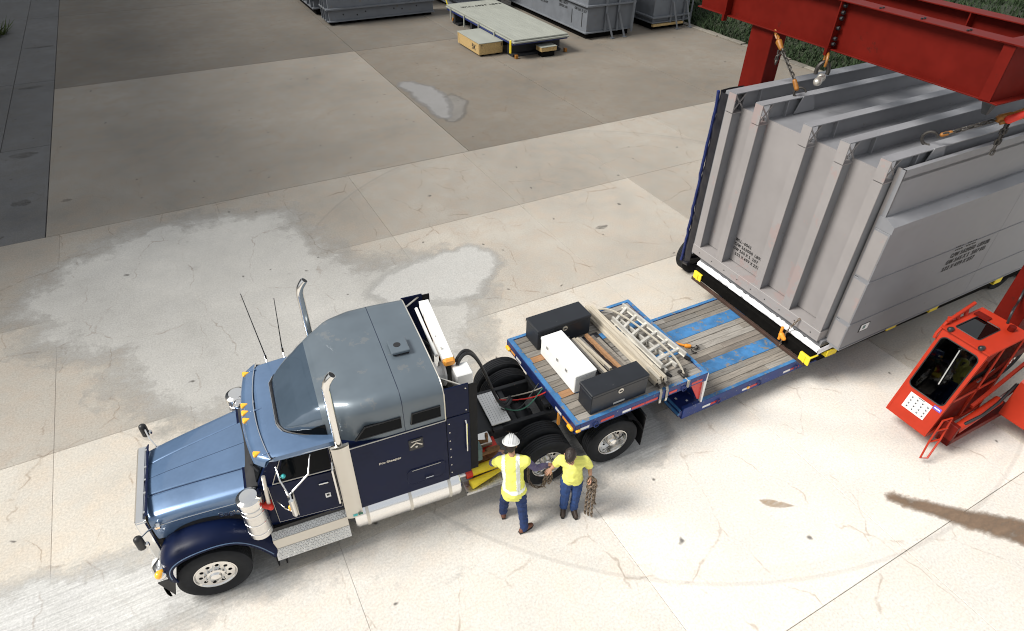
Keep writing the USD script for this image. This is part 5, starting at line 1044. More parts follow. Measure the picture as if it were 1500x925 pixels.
hole = Polygon([(-6.94, 3.02), (-6.94, 3.46), (-7.62, 3.46), (-7.62, 3.02)]).buffer(-.06).buffer(.06)
roof = Polygon([(x1 + .05, Y0 - .03), (x1 + .05, Y1 + .03), (B0, Y1 + .03), (B0, Y0 - .03)]).difference(hole); m.prism(roof, 'z', 2.33, 2.365); rp = m.put(cb, 'roof', 'cab_red', 30)
m = MB(); m.prism(hole.buffer(-.006), 'z', 2.342, 2.352); m.put(cb, 'skylight', 'cab_glass', 30)
m = MB(); q = np.array(hole.exterior.coords)[:-1]; m.tube(np.c_[q, np.full(len(q), 2.366)], .010, 6, True); m.put(cb, 'skylight_seal', 'black_plastic', 30)
m = MB(); m.box(-6.36, B0, Y0, Y1, .42, .46); m.put(cb, 'floor', 'cab_red', False)
m = MB(); m.box(B0 + .03, B0, Y0, Y1, .45, 2.33); m.put(cb, 'back_wall', 'crane_red_shaded', False)
for y, nm in ((Y0, 'far_side'), (Y1, 'near_side')):
    s = 1 if y == Y1 else -1; m = MB(); yi = y - s * .035
    def sb(p, w=.07): m.beam((*p[0][:1], (y + yi) / 2, p[0][1]), (*p[1][:1], (y + yi) / 2, p[1][1]), .035, w, (0, 0, 1) if abs(p[0][1] - p[1][1]) < .5 else (1, 0, 0))
    sb([(-6.85, .47), (-6.85, 2.32)]) if 0 else None
    sb([(-6.32, .48), (-6.82, 2.3)], .06); sb([(-7.3, .48), (-7.3, 2.3)], .07); sb([(B0 + .04, .48), (B0 + .04, 2.3)], .08); sb([(-6.35, .49), (B0, .49)], .09); sb([(-6.8, 2.29), (B0, 2.29)], .07); sb([(-6.6, 1.25), (B0, 1.25)], .07)
    sd = m.put(cb, nm, 'cab_red', False)
    m = MB(); m.hull([(x, (y + yi) / 2 + o, z) for x, z in ((-6.62, 1.29), (-6.86, 2.25), (-7.26, 2.25), (-7.26, 1.29)) for o in (-.004, .004)]); m.put(sd, 'side_window', 'cab_glass', False)
    m = MB(); m.hull([(x, (y + yi) / 2 + o, z) for x, z in ((-7.34, 1.29), (-7.34, 2.25), (-7.92, 2.25), (-7.92, 1.29)) for o in (-.004, .004)]); m.put(sd, 'side_window', 'cab_glass', False)
    m = MB(); m.hull([(x, yi + o, z) for x, z in ((-6.36, .52), (-6.56, 1.22), (-7.94, 1.22), (-7.94, .52)) for o in (-.004, .004)]); m.put(sd, 'lower_panel', 'crane_red_shaded', False)
m = MB(); m.box(-7.2, -7.65, 3.12, 3.55, .85, .98, .04); m.box(-7.58, -7.7, 3.12, 3.55, .95, 1.55, .04); m.cyl((-7.4, 3.34, .46), (-7.4, 3.34, .86), .06); m.put(cb, 'seat', 'black_plastic', 30)
m = MB(); m.box(-6.75, -6.95, 3.1, 3.55, .9, 1.05, .02); m.tube([(-6.9, 3.2, 1.0), (-6.95, 3.22, 1.25)], .015, 8); m.tube([(-6.9, 3.45, 1.0), (-6.95, 3.45, 1.25)], .015, 8); m.put(cb, 'console', 'black_steel', 30)
m = MB(); m.tube([(-6.85, 2.90, 2.42), (-7.7, 2.84, 2.52)], .035, 10)
for x in (-6.95, -7.2, -7.45): m.beam((x, 2.90, 2.36), (x - .02, 2.86, 2.47), .06, .04)
m.tube([(-6.85, 2.90, 2.42), (-6.72, 2.89, 2.2), (-6.70, 2.9, 2.1)], .03, 8); m.put(cb, 'roof_rail', 'cab_red', 40)
m = MB(); q = [(-6.32, 3.86, .98), (-6.24, 3.88, .46), (-6.08, 3.95, .16), (-6.18, 4.02, .18), (-6.42, 3.96, .52), (-6.52, 3.90, 1.0), (-6.32, 3.86, .98)]; m.tube(q, .018, 8); m.beam((-6.24, 3.88, .46), (-6.42, 3.96, .52), .03, .02); m.beam((-6.28, 3.88, .75), (-6.48, 3.94, .78), .03, .02); m.put(cb, 'boarding_frame', 'cab_red', 40)
for y in (3.05, 3.62):
    m = MB(); m.hull(balls((front(1.0, y, .06) + np.array([0, 0, .05]), .05), (front(1.0, y, -.02) + np.array([0, 0, .05]), .04))); m.put(cb, 'work_lamp', 'black_plastic', 40)
m = MB(); m.tube(CubicSpline([0, 1, 2, 3], [(-7.9, 3.4, 2.37), (-8.1, 3.3, 2.6), (-8.45, 3.2, 2.5), (-8.63, 3.1, 2.9)])(np.linspace(0, 3, 20)), .022, 6); m.put(cb, 'cable', 'black_plastic', 40)
m = MB(); m.box(-7.6, -7.75, 2.95, 3.2, 2.366, 2.40); m.cyl((-7.75, 3.55, 2.36), (-7.75, 3.55, 2.46), .06, n=14); m.put(cb, 'roof_fittings', 'crane_red_shaded', 30, kind='stuff')
for y in (-4.8, -3.2, -2.4, -.6, .2, 1.0):
    for x in (-6.99, -7.07):
        m = MB(); m.cyl((x, y, 6.935), (x, y, 6.965), .022, n=6); m.put(g1, 'flange_bolt', 'black_steel', False)
# hydraulic ram and side frames between cab and leg
hy = holder(gc, 'steering_ram'); m = MB(); m.cyl((-6.85, 3.95, .55), (-7.9, 3.98, .90), .085, n=16); m.put(hy, 'barrel', 'cab_red', 40)
m = MB(); m.cyl((-7.9, 3.98, .90), (-8.4, 3.99, 1.08), .04, n=12); m.put(hy, 'rod', 'chrome', 40)
m = MB(); m.tube([(-7.0, 3.98, .66), (-7.3, 4.06, .84), (-7.7, 4.05, .96), (-8.2, 4.0, 1.2)], .03, 8); m.put(hy, 'hose', 'black_plastic', 40)
m = MB(); m.box(-6.62, -8.6, 3.82, 4.05, .30, .46, .01); m.box(-6.62, -6.72, 3.8, 4.05, .3, .8, .01); m.put(gc, 'side_beam', 'crane_red_shaded', False)
m = MB(); m.beam((-7.25, 3.85, .9), (-8.6, 3.85, 1.6), .05, .10); m.put(gc, 'diagonal_brace', 'cab_red', False)
pf = holder(gc, 'engine_housing'); m = MB(); m.hull([(x, y, z) for x, z in ((-8.1, .5), (-8.1, 1.35), (-8.6, 1.9), (-9.9, 1.9), (-9.9, .5)) for y in (4.05, 4.75)]); m.put(pf, 'housing', 'cab_red', False)
m = MB(); m.tube([(-8.25, 4.78, .9), (-8.5, 4.8, 1.15), (-8.95, 4.8, 1.2), (-9.3, 4.8, 1.1)], .03, 8); m.put(pf, 'pale_pipe', 'white_paint', 40)
m = MB(); m.box(-8.12, -9.88, 4.76, 4.80, .52, .62); m.box(-8.6, -9.88, 4.76, 4.80, 1.78, 1.88); m.put(pf, 'trim_bar', 'crane_red_shaded', False)

# lifting chains between girder and enclosure
def hook(m, c, R=.10, r=.028, u=(1, 0, 0)):
    u = np.array(u, float); m.tube([np.array(c) + u * R * math.cos(a) + np.array([0, 0, R * math.sin(a)]) for a in np.linspace(.3, PI + 1.9, 16)], np.linspace(.020, .030, 16), 8)
c1 = thing('lifting_chain', 'black lifting chain with a yellow hook left of the red girder', 'lifting chain', TRAILER, (-6.85, -1.7, 5.1))
top, bot = np.array([-7.05, -2.80, 6.06]), np.array([-6.74, -1.62, 5.22])
m = MB(); link_curve(m, [top + (bot - top) * .30, bot + [0, -.06, .14]], .13, .088, .017); m.put(c1, 'links', 'chain_steel', 40, kind='stuff')
m = MB(); link_curve(m, [top + [0, 0, 0], top + (bot - top) * .30], .15, .09, .022); m.hull(balls((top + (bot - top) * .2, .07), (top + (bot - top) * .30, .05))); m.put(c1, 'shortener', 'hook_yellow', 40)
m = MB(); a = top + (bot - top) * .25; link_curve(m, [a, a + [.02, .05, -.22], a + [.0, .0, -.38], a + [-.04, -.02, -.2]], .13, .088, .017); m.put(c1, 'loose_end', 'chain_steel', 40, kind='stuff')
m = MB(); m.hull(balls((bot + [0, -.10, .16], .045), (bot + [0, .0, .04], .05))); m.put(c1, 'hook_body', 'hook_yellow', 40)
m = MB(); hook(m, bot + [-.06, .06, -.04], .11, u=(-.6, .8, 0)); m.put(c1, 'hook', 'chain_steel', 40)
c2 = thing('lifting_chain', 'black lifting chain running to the near rib under the girder end', 'lifting chain', TRAILER, (-7.0, 1.1, 5.1))
top, bot = np.array([-8.25, 2.05, 5.98]), np.array([-6.98, 1.16, 5.20]); mid = np.array([-7.70, 1.74, 5.66])
m = MB(); link_curve(m, [mid, bot + [-.1, .08, .08]], .13, .088, .017); m.put(c2, 'links', 'chain_steel', 40, kind='stuff')
m = MB(); hook(m, bot + [0, 0, .02], .12, u=(-.5, .85, 0)); m.put(c2, 'hook', 'chain_steel', 40)
m = MB(); m.hull(balls((bot + [-.14, .10, .10], .04), (bot + [-.24, .17, .15], .035))); m.put(c2, 'hook_body', 'hook_yellow', 40)
m = MB()
for o in ((0, 0, 0), (.06, .05, -.05), (-.04, .06, .05)): m.tube([mid + o, (mid + top) / 2 + np.array(o) * 1.6, top + o], .035, 8)
m.hull(balls((mid, .075), (mid + [-.12, .07, .06], .06))); m.put(c2, 'orange_sling', 'hook_yellow', 40)
m = MB(); m.hull(balls((mid + [-.02, .12, .02], .07), (mid + [-.16, .22, .12], .06))); m.put(c2, 'red_cover', 'pump_red', 40)
m = MB(); a = mid + [0, .12, -.04]
for o in (0, .10): link_curve(m, [a + [-o, 0, 0], a + [-o * .6 + .03, .02, -.25], a + [.05, .03, -.55]], .13, .088, .017)
m.put(c2, 'loose_end', 'chain_steel', 40, kind='stuff')
c3 = thing('shackle', 'big steel shackle hanging under the girder splice', 'shackle', TRAILER, (-7.0, -1.36, 5.6))
m = MB(); b = np.array([-7.0, -1.36, 5.98]); m.tube([b + [.12 * math.cos(a), .12 * math.cos(a), .16 * math.sin(a) - .14] for a in np.linspace(-.4, PI + .4, 18)], .026, 8); m.put(c3, 'bow', 'hook_yellow', 40)
m = MB(); m.tube([b + [-.10 * math.cos(a), .06 * math.cos(a), -.34 + .18 * math.sin(a)] for a in np.linspace(-.3, PI + .3, 16)], .040, 8); m.put(c3, 'ring', 'chain_steel', 40)
m = MB(); e = b + [0, 0, -.50]; m.cyl(e + [-.15, -.08, 0], e + [.15, .08, 0], .055, n=12); m.hull(balls((e + [.13, .07, 0], .085), (e + [.17, .09, 0], .075))); m.hull(balls((e + [-.13, -.07, 0], .085), (e + [-.17, -.09, 0], .07))); m.put(c3, 'pin', 'brushed_steel', 40)

# ------------------------------------------------------------------ people (view frame: x to the right, y away from the viewer)
def flesh(bones, ref=0.022, it=8):
    M = m3.Manifold()
    for b in bones: M = M + hullm(balls(*b))
    q = M.refine_to_length(ref).to_mesh(); t = trimesh.Trimesh(q.vert_properties[:, :3], q.tri_verts)
    trimesh.smoothing.filter_taubin(t, lamb=0.5, nu=0.52, iterations=it); return t
def solid(t): return m3.Manifold(m3.Mesh(np.array(t.vertices, np.float32), np.array(t.faces, np.uint32)))
def hand(wrist, d, n, side, curl=0.75):
    """palm, four bent fingers of different lengths and a thumb from the side of the palm; d along the hand, n out of the back"""
    w, d, n = np.array(wrist, float), np.array(d, float), np.array(n, float); d /= np.linalg.norm(d); n -= d * n.dot(d); n /= np.linalg.norm(n); s = np.cross(d, n) * side
    B = [[(w, .026), (w + d * .035 + s * .018, .019), (w + d * .035 - s * .020, .018)], [(w + d * .03 + s * .02, .018), (w + d * .03 - s * .024, .016), (w + d * .085 + s * .034, .013), (w + d * .08 - s * .034, .012)]]
    for k, (o, l) in enumerate(((.034, .070), (.012, .080), (-.011, .074), (-.033, .058))):
        p = w + d * .084 + s * o; a = 0.35 * curl; fr_ = (.45, .31, .24)
        for j in range(3):
            e = p + (d * math.cos(a) - n * math.sin(a)) * l * fr_[j]; B.append([(p, .0098 - .0008 * j), (e, .0090 - .0008 * j)]); p = e; a += curl * (1.0, .8, .6)[j]
    t0 = w + d * .028 + s * .026; t1 = t0 + (d * .5 + s * .7 - n * .35) / 1.0 * .042; t2 = t1 + (d * .8 + s * .05 - n * .55) * .034
    B += [[(t0, .015), (t1, .0115)], [(t1, .0115), (t2, .0095)]]
    M = m3.Manifold()
    for b in B: M = M + hullm(balls(*b))
    q = M.refine_to_length(.008).to_mesh(); t = trimesh.Trimesh(q.vert_properties[:, :3], q.tri_verts); trimesh.smoothing.filter_taubin(t, iterations=3); return solid(t)
def head_bones(c, f, up):
    c, f, up = np.array(c, float), np.array(f, float), np.array(up, float); up /= np.linalg.norm(up); f = f - up * f.dot(up); f /= np.linalg.norm(f); s = np.cross(f, up)
    return [[(c + up * .035 - f * .02, .092), (c + up * .03 + f * .03, .080)], [(c + up * .02 + f * .03, .078), (c - up * .055 + f * .045 + s * .02, .045), (c - up * .055 + f * .045 - s * .02, .045), (c - up * .088 + f * .062, .026)],
            [(c + up * .015 + f * .103, .010), (c - up * .022 + f * .121, .013), (c - up * .028 + f * .10 + s * .012, .010), (c - up * .028 + f * .10 - s * .012, .010)],
            [(c + up * .028 + f * .092 + s * .03, .014), (c + up * .028 + f * .092 - s * .03, .014)], [(c - up * .052 + f * .098 + s * .018, .008), (c - up * .052 + f * .098 - s * .018, .008)],
            [(c + s * .085 + up * .01, .020), (c + s * .088 - up * .025, .014)], [(c - s * .085 + up * .01, .020), (c - s * .088 - up * .025, .014)]], (c, f, s, up)
def worker(name, label, J, face, hup, hands):
    o = (J['hip'][0], J['hip'][1], 0.0); t = thing(name, label, 'person', VIEW, o); J = {k: np.array(v, float) for k, v in J.items()}
    hb, H_ = head_bones(J['head'], face, hup); c, f, s, up = H_
    B = [[(J['neck'], .055), (c - up * .05, .058)], [(J['neck'] + [0, 0, -.05], .075), (J['chest'], .125)], [(J['chest'], .125), (J['waist'], .115)], [(J['waist'], .115), (J['hip'], .125)]]
    for q in 'LR':
        B += [[(J['neck'] + [0, 0, -.04], .06), (J['sh' + q], .058)], [(J['sh' + q], .058), (J['chest'], .10)], [(J['sh' + q], .056), (J['el' + q], .042)], [(J['el' + q], .042), (J['wr' + q], .027)], [(J['hip'], .11), (J['hi' + q], .088)], [(J['hi' + q], .088), (J['kn' + q], .058)], [(J['kn' + q], .056), (J['an' + q], .040)]]
    S = solid(flesh(B, .022, 6)); Hd = solid(flesh(hb, .012, 3)); M = S + Hd
    for q, (d, n, sd, cu) in hands.items(): M = M + hand(J['wr' + q], d, n, sd, cu)
    m = MB(); m.mesh(M); body = m.put(t, 'body', 'skin', 60)
    for k in (-1, 1):
        m = MB(); e = c + f * .100 + s * .032 * k + up * .008; m.hull(balls((e, .011))); m.put(body, 'eye', 'black_plastic', 60)
    return t, J, H_
def garment(t, name, mat, bones, extra=0.0, ref=.02, it=6, wr=.008, seed=1):
    q = flesh(bones, ref, it); nn = q.vertex_normals; k = meshkit.fbm(np.array(q.vertices) * [11, 11, 17], 4, seed) - .5; q.vertices = q.vertices + nn * (k * 3.4 * wr)[:, None]
    m = MB(); m.mesh(q); return m.put(t, name, mat, 60)
def jeans(t, J, mat, seed):
    B = [[(J['waist'] + [0, 0, -.05], .130), (J['hip'], .140)]]
    for q in 'LR': B += [[(J['hip'] + [0, 0, -.02], .125), (J['hi' + q], .104)], [(J['hi' + q], .104), (J['kn' + q], .078)], [(J['kn' + q], .078), (J['an' + q] + [0, 0, .0], .070), (J['an' + q] + [0, 0, .04], .072)]]
    garment(t, 'jeans', mat, B, wr=.012, seed=seed)
def shoe(t, an, d, mat):
    an, d = np.array(an, float), np.array(d, float); d /= np.linalg.norm(d); g = np.array([an[0], an[1], 0.0])
    m = MB(); m.hull(balls((g - d * .06 + [0, 0, .05], .042), (g + d * .05 + [0, 0, .05], .045), (g + d * .15 + [0, 0, .042], .038), (g + [0, 0, .10], .045))); so = m.put(t, 'boot', mat, 50)
    m = MB(); sx = np.cross(d, [0, 0, 1]); m.hull(np.vstack([g + d * a + sx * b + [0, 0, z] for a, b in ((-.10, .03), (-.10, -.03), (.0, .046), (.0, -.046), (.13, .048), (.13, -.048), (.19, .02), (.19, -.02)) for z in (.0, .028)])); m.put(so, 'sole', 'black_plastic', False)

# the man with the white hard hat, seen from behind, stepping towards the truck
J1 = dict(hip=(.10, 6.22, .95), waist=(.085, 6.30, 1.10), chest=(.065, 6.40, 1.29), neck=(.055, 6.47, 1.49), head=(.03, 6.56, 1.66), shL=(-.145, 6.41, 1.43), shR=(.275, 6.43, 1.43), elL=(-.27, 6.56, 1.20), wrL=(-.15, 6.80, 1.13), elR=(.45, 6.46, 1.21), wrR=(.625, 6.60, 1.13),
          hiL=(.01, 6.23, .88), knL=(-.05, 6.36, .50), anL=(-.07, 6.40, .09), hiR=(.20, 6.20, .88), knR=(.25, 6.17, .49), anR=(.29, 6.10, .09))
p1, J1, H1 = worker('person', 'person in a white hard hat and yellow safety vest, seen from behind beside the truck', J1, (0.1, 1, -.42), (0, .42, 1), {'L': ((.3, 1, -.2), (0, .2, 1), 1, .5), 'R': ((1, .35, -.25), (0, .3, 1), -1, .95)})
B = [[(J1['neck'] + [0, 0, -.06], .085), (J1['chest'], .155)], [(J1['chest'], .155), (J1['waist'], .145)], [(J1['waist'], .140), (J1['hip'], .135)]]
for q in 'LR': B += [[(J1['neck'] + [0, 0, -.05], .07), (J1['sh' + q], .072)], [(J1['sh' + q], .072), (J1['el' + q], .056)], [(J1['el' + q], .056), (J1['wr' + q], .042)], [(J1['sh' + q], .07), (J1['chest'], .13)]]
garment(p1, 'shirt', 'sleeve_purple', B, wr=.010, seed=4)
B = [[(J1['neck'] + [0, -.01, -.055], .094), (J1['chest'] + [0, -.005, .05], .163)], [(J1['chest'], .172), (J1['waist'], .172)], [(J1['waist'], .172), (J1['hip'] + [-.06, .02, -.02], .150), (J1['hip'] + [.06, .02, -.02], .150), (J1['hip'], .168), (J1['hip'] + [-.07, 0, -.10], .128), (J1['hip'] + [.07, 0, -.10], .128)]]
for q in 'LR': B += [[(J1['neck'] + [0, 0, -.045], .08), (J1['sh' + q] + [0, 0, .0], .086)], [(J1['sh' + q], .085), (J1['chest'], .15)]]
B += [[(J1['shL'], .082), (J1['shL'] + (J1['elL'] - J1['shL']) * .45, .075)]]
q = flesh(B, .02, 6); k_ = meshkit.fbm(np.array(q.vertices) * [10, 10, 16], 4, 9) - .5; q.vertices = q.vertices + q.vertex_normals * (k_ * .034)[:, None]
m = MB(); m.mesh(q); vest = m.put(p1, 'safety_vest', 'vest_yellow', 60)
# reflective bands cut from the vest's own surface, lifted off it
vv, nn, ff = np.array(q.vertices), np.array(q.vertex_normals), np.array(q.faces)
def band(sel, name):
    f_ = ff[sel[ff].all(1)]
    if len(f_): m = MB(); m.add(vv + nn * .004, f_); m.put(vest, name, 'reflective', 60)
h_ = vv[:, 2]; band((h_ > 1.00) & (h_ < 1.075), 'waist_band')
for x0 in (-.075, .155): band((abs(vv[:, 0] - x0 - (1.3 - h_) * .05) < .038) & (h_ > 1.05), 'shoulder_band')
jeans(p1, J1, 'denim_dark', 3); shoe(p1, J1['anL'], (-.15, 1, 0), 'boot_brown'); shoe(p1, J1['anR'], (.75, .55, 0), 'boot_brown')
c, f, s_, up = H1
m = MB(); P = []
for a in np.linspace(0, 1, 9): P.append([c + up * (.052 + .125 * math.sin(a * PI / 2)) + (f * math.cos(g) * 1.18 + s_ * math.sin(g)) * .122 * math.cos(a * PI / 2) for g in np.linspace(0, 2 * PI, 29)])
m.grid(P); m.tube([c + up * .056 + f * math.cos(g) * (.155 + .045 * max(0, math.cos(g)) ** 2) + s_ * math.sin(g) * .134 for g in np.linspace(0, 2 * PI, 30)[:-1]], .010, 6, True)
for o in (-.03, 0, .03): m.tube([c + up * (.055 + .129 * math.sin(a)) + f * .145 * math.cos(a) + s_ * o for a in np.linspace(.25, PI - .25, 14)], .007, 6)
m.hull([c + up * .054 + f * a + s_ * b + up * k for a, b in ((.12, .10), (.12, -.10), (.185, .06), (.185, -.06)) for k in (0, .008)])
m.put(p1, 'hard_hat', 'helmet_white', 50)
m = MB(); m.hull(balls((c - f * .045 + up * .0, .088), (c - f * .055 - up * .035, .072))); m.put(p1, 'hair', 'hair', 50)
m = MB(); m.tube([c + up * .015 + (f * math.cos(g) + s_ * math.sin(g)) * .103 for g in np.linspace(1.2, 2 * PI - 1.2, 16)], .012, 6); m.put(p1, 'hat_strap', 'black_plastic', 40)
# the bareheaded man facing the viewer, looking down at the chain
J2 = dict(hip=(1.06, 6.50, .93), waist=(1.05, 6.49, 1.08), chest=(1.04, 6.49, 1.27), neck=(1.01, 6.47, 1.46), head=(.97, 6.41, 1.61), shL=(.845, 6.50, 1.40), shR=(1.235, 6.50, 1.40), elL=(.775, 6.58, 1.18), wrL=(.70, 6.53, 1.12), elR=(1.33, 6.57, 1.17), wrR=(1.345, 6.44, 1.06),
          hiL=(.97, 6.50, .86), knL=(.97, 6.48, .48), anL=(.975, 6.53, .09), hiR=(1.15, 6.50, .86), knR=(1.155, 6.47, .48), anR=(1.15, 6.51, .09))
p2, J2, H2 = worker('person', 'dark-haired person in a yellow T-shirt and jeans, head bowed, facing the viewer', J2, (-.35, -1, -.75), (-.1, -.62, 1), {'L': ((-.7, -.6, -.2), (0, -.2, 1), -1, .95), 'R': ((.1, -.8, -.7), (.9, -.3, .2), 1, 1.0)})
B = [[(J2['neck'] + [0, .01, -.06], .08), (J2['chest'], .155)], [(J2['chest'], .158), (J2['waist'] + [0, -.02, 0], .160)], [(J2['waist'] + [0, -.02, 0], .160), (J2['hip'] + [-.04, -.01, .03], .140), (J2['hip'] + [.04, -.01, .03], .140)]]
for q in 'LR': B += [[(J2['neck'] + [0, 0, -.05], .065), (J2['sh' + q], .078)], [(J2['sh' + q], .077), (J2['chest'], .135)], [(J2['sh' + q], .077), (J2['sh' + q] + (J2['el' + q] - J2['sh' + q]) * .95, .064)]]
garment(p2, 't_shirt', 'shirt_yellow', B, wr=.010, seed=7)
jeans(p2, J2, 'denim', 8); shoe(p2, J2['anL'], (-.1, -1, 0), 'boot'); shoe(p2, J2['anR'], (.25, -1, 0), 'boot')
c, f, s_, up = H2
hr = flesh([[(c + up * .055 - f * .025, .094), (c + up * .055 + f * .035, .080)], [(c + up * .03 - f * .05, .082), (c - up * .03 - f * .055, .060)], [(c + up * .09 + f * .05, .045), (c + up * .06 + f * .075, .03)]], .014, 3); hr.vertices = hr.vertices + hr.vertex_normals * ((meshkit.fbm(np.array(hr.vertices) * 45, 3, 2) - .5) * .018)[:, None]
m = MB(); m.mesh(hr); m.put(p2, 'hair', 'hair', 60)
m = MB()
for k in (-1, 1): m.tube([c + f * .114 + s_ * (.03 * k + .024 * math.cos(a)) + up * (.006 + .018 * math.sin(a)) for a in np.linspace(0, 2 * PI, 12, endpoint=False)], .004, 5, True); m.tube([c + f * .11 + s_ * .055 * k + up * .008, c + s_ * .09 * k + up * .015], .004, 5)
m.put(p2, 'glasses', 'black_plastic', 40)
ch = thing('chain', 'rusty chain held between the two persons in front of the drive wheel', 'chain', VIEW, (.66, 6.6, .5))
h1, h2 = J1['wrR'] + [.07, .03, -.03], J2['wrL'] + [-.05, -.04, -.03]
m = MB(); sp_ = lambda pts, n=40: CubicSpline(np.arange(len(pts)), pts)(np.linspace(0, len(pts) - 1, n))
link_curve(m, sp_([h2, h2 + [.0, .0, -.18], h2 + [-.05, .02, -.36], h2 + [-.13, .04, -.47], h2 + [-.27, .08, -.44], h1 + [-.36, .06, -.26], h1 + [-.33, .16, .05]]), .088, .060, .0105)
link_curve(m, sp_([h1, (h1 + h2) / 2 + [0, 0, -.05], h2]), .088, .060, .0105); link_curve(m, sp_([h2 + [.03, 0, 0], h2 + [.06, 0, -.16], h2 + [.02, 0, -.30], h2 + [-.02, 0, -.12], h2]), .088, .060, .0105); link_curve(m, sp_([h2, h2 + [-.06, -.02, -.22], h2 + [-.02, -.02, -.40]]), .088, .060, .0105)
m.put(ch, 'links', 'chain_rust', 40, kind='stuff')
ch2 = thing('chain', 'rusty doubled chain hanging from the hand of the bareheaded person to the ground', 'chain', VIEW, (1.36, 6.45, 0)); g_ = J2['wrR'] + [.03, -.06, -.08]
m = MB()
for dx, zb, dy in ((-.04, .02, .03), (.0, .05, .0), (.045, .02, -.02), (.07, .42, .02)):
    link_curve(m, sp_([g_ + [dx * .3, dy, 0], g_ + [dx, dy, -.25], g_ + [dx * 1.15, dy, -.55], np.array([g_[0] + dx * 1.3 + .02, g_[1] + dy, zb])]), .088, .060, .0105)
for k in range(4): a = rng.random() * 2; link_curve(m, [g_ + [.07 * math.cos(q + a), .05 * math.sin(q), .02 + .08 * math.sin(q + k) - .04 * k] for q in np.linspace(0, 2 * PI, 16)], .088, .060, .0105)
m.put(ch2, 'links', 'chain_rust', 40, kind='stuff')

# ------------------------------------------------------------------ things stored at the far side of the yard
def far_box(label, u0, u1, v0, v1, h, z0, ledges, mat='far_grey_dimmed', name='steel_enclosure'):
    t = thing(name, label, 'enclosure', YARD, ((u0 + u1) / 2, (v0 + v1) / 2, 0), 'grey steel enclosures stored across the yard')
    m = MB(); m.box(u0, u1, v0, v1, z0, h, .01); b = m.put(t, 'body', mat, False)
    for z in ledges:
        m = MB(); m.box(u0 - .16, u1 + .05, v0 - .18, v0 + .02, z, z + .09, .01); m.box(u0 - .16, u0 + .02, v0 + .03, v1, z, z + .09, .01); m.put(b, 'ledge', mat, False)
    m = MB(); m.box(u0 - .12, u1 + .05, v0 - .12, v0 - .004, z0, z0 + .07, .01); m.box(u0 - .12, u0 - .004, v0, v1, z0, z0 + .07, .01); m.put(b, 'base_flange', mat, False)
    m = MB(); m.box(u0 + .1, u1 - .1, v0 + .12, v1 - .1, 0, z0); m.put(t, 'skid', 'black_timber', False)
    return t, b
t, b = far_box('long low grey steel enclosure with bolt holes at the top of the photo', 9.28, 15.55, 38.14, 39.5, 3.2, .16, (.78, 1.9))
for k in range(3):
    m = MB(); v = 38.3 + .42 * k; m.box(9.12, 9.28, v, v + .05, .2, 3.2); m.put(b, 'end_rib', 'far_grey_dimmed', False)
m = MB()
for x, z in ((10.1, .5), (10.9, .42), (11.4, .55), (13.1, .56), (13.6, .5), (14.5, .58)): m.cyl((x, 38.145, z), (x, 38.13, z), .045, n=10)
m.put(b, 'bolt_holes', 'stencil_black', False)
m = MB(); m.text('WLL-6038  LB91C', .16, (12.3, 38.135, 1.10), (1, 0, 0), (0, 0, 1), .004); m.put(b, 'stencil_text', 'stencil_black', False)
t, b = far_box('grey steel enclosure with end ribs standing behind the long low one', 9.12, 15.4, 40.7, 45.5, 3.2, .35, (.9,))
for k in range(5):
    m = MB(); v = 40.9 + .9 * k; m.box(8.98, 9.12, v, v + .06, .4, 3.2); m.put(b, 'end_rib', 'far_grey_dimmed', False)
t, b = far_box('pale blue grey enclosure partly hidden behind the stack of panels', 17.2, 20.0, 37.9, 46, 3.0, .18, (.5,))
t, b = far_box('tall grey enclosure with two slanted braces beside the stack of panels', 20.9, 23.9, 29.75, 38.5, 3.6, .30, (1.62,))
def stencils(b, u, z, rows, v=None, uu=None):
    m = MB()
    for k, w in enumerate(rows): m.text(w, .12, (u, 29.742, z - .19 * k), (1, 0, 0), (0, 0, 1), .004) if uu is None else m.text(w, .12, (uu, v, z - .19 * k), (0, -1, 0), (0, 0, 1), .004)
    m.put(b, 'stencil_text', 'stencil_black', False, kind='stuff')
stencils(b, 0, 1.35, ['WLL-6039', 'LB92A 160'], 32.6, 20.893); stencils(b, 0, 1.30, ['GW 165 X 107'], 31.0, 20.893); stencils(b, 0, 1.2, ['C/W 162', '121 X 499'], 34.6, 20.893)
m = MB()
for a in (30.2, 31.2): m.box(20.886, 20.893, a, a + .05, .55, 1.25)
m.put(b, 'bracket_marks', 'stencil_black', False)
def braces(t, b, us, v0=29.75, z=1.25):
    for u in us:
        m = MB(); m.box(u - .06, u + .06, v0 - .14, v0, .3, 3.5); m.put(b, 'front_rib', 'far_grey_dimmed', False)
        m = MB(); m.beam((u + .02, v0 - .16, z), (u + .34, v0 - .42, .05), .09, .09); m.box(u + .24, u + .44, v0 - .52, v0 - .32, 0, .05); m.put(t, 'brace', 'far_grey_dimmed', False)
        m = MB(); m.beam((u - .02, v0 - .1, .9), (u + .12, v0 - .1, .45), .04, .04); m.beam((u + .12, v0 - .1, .45), (u - .02, v0 - .1, .3), .04, .04); m.put(t, 'knee', 'far_grey_dimmed', False)
braces(t, b, (22.05, 22.85)); m = MB(); m.beam((23.75, 29.5, .2), (23.9, 29.6, 3.4), .1, .1); m.put(t, 'corner_post', 'far_grey_dimmed', False)
t, b = far_box('grey enclosure on timber skids furthest right beside the grass', 25.45, 28.0, 29.8, 36, 3.6, .36, (.62,))
braces(t, b, (26.65, 27.6), 29.8, 1.4); m = MB(); m.box(25.4, 27.6, 29.62, 29.8, .2, .32, .01); m.put(t, 'skid_beam', 'strand_board', False)
m = MB(); m.beam((28.15, 29.7, .1), (28.2, 29.75, 3.3), .09, .09); m.put(t, 'corner_post', 'far_grey_dimmed', False)
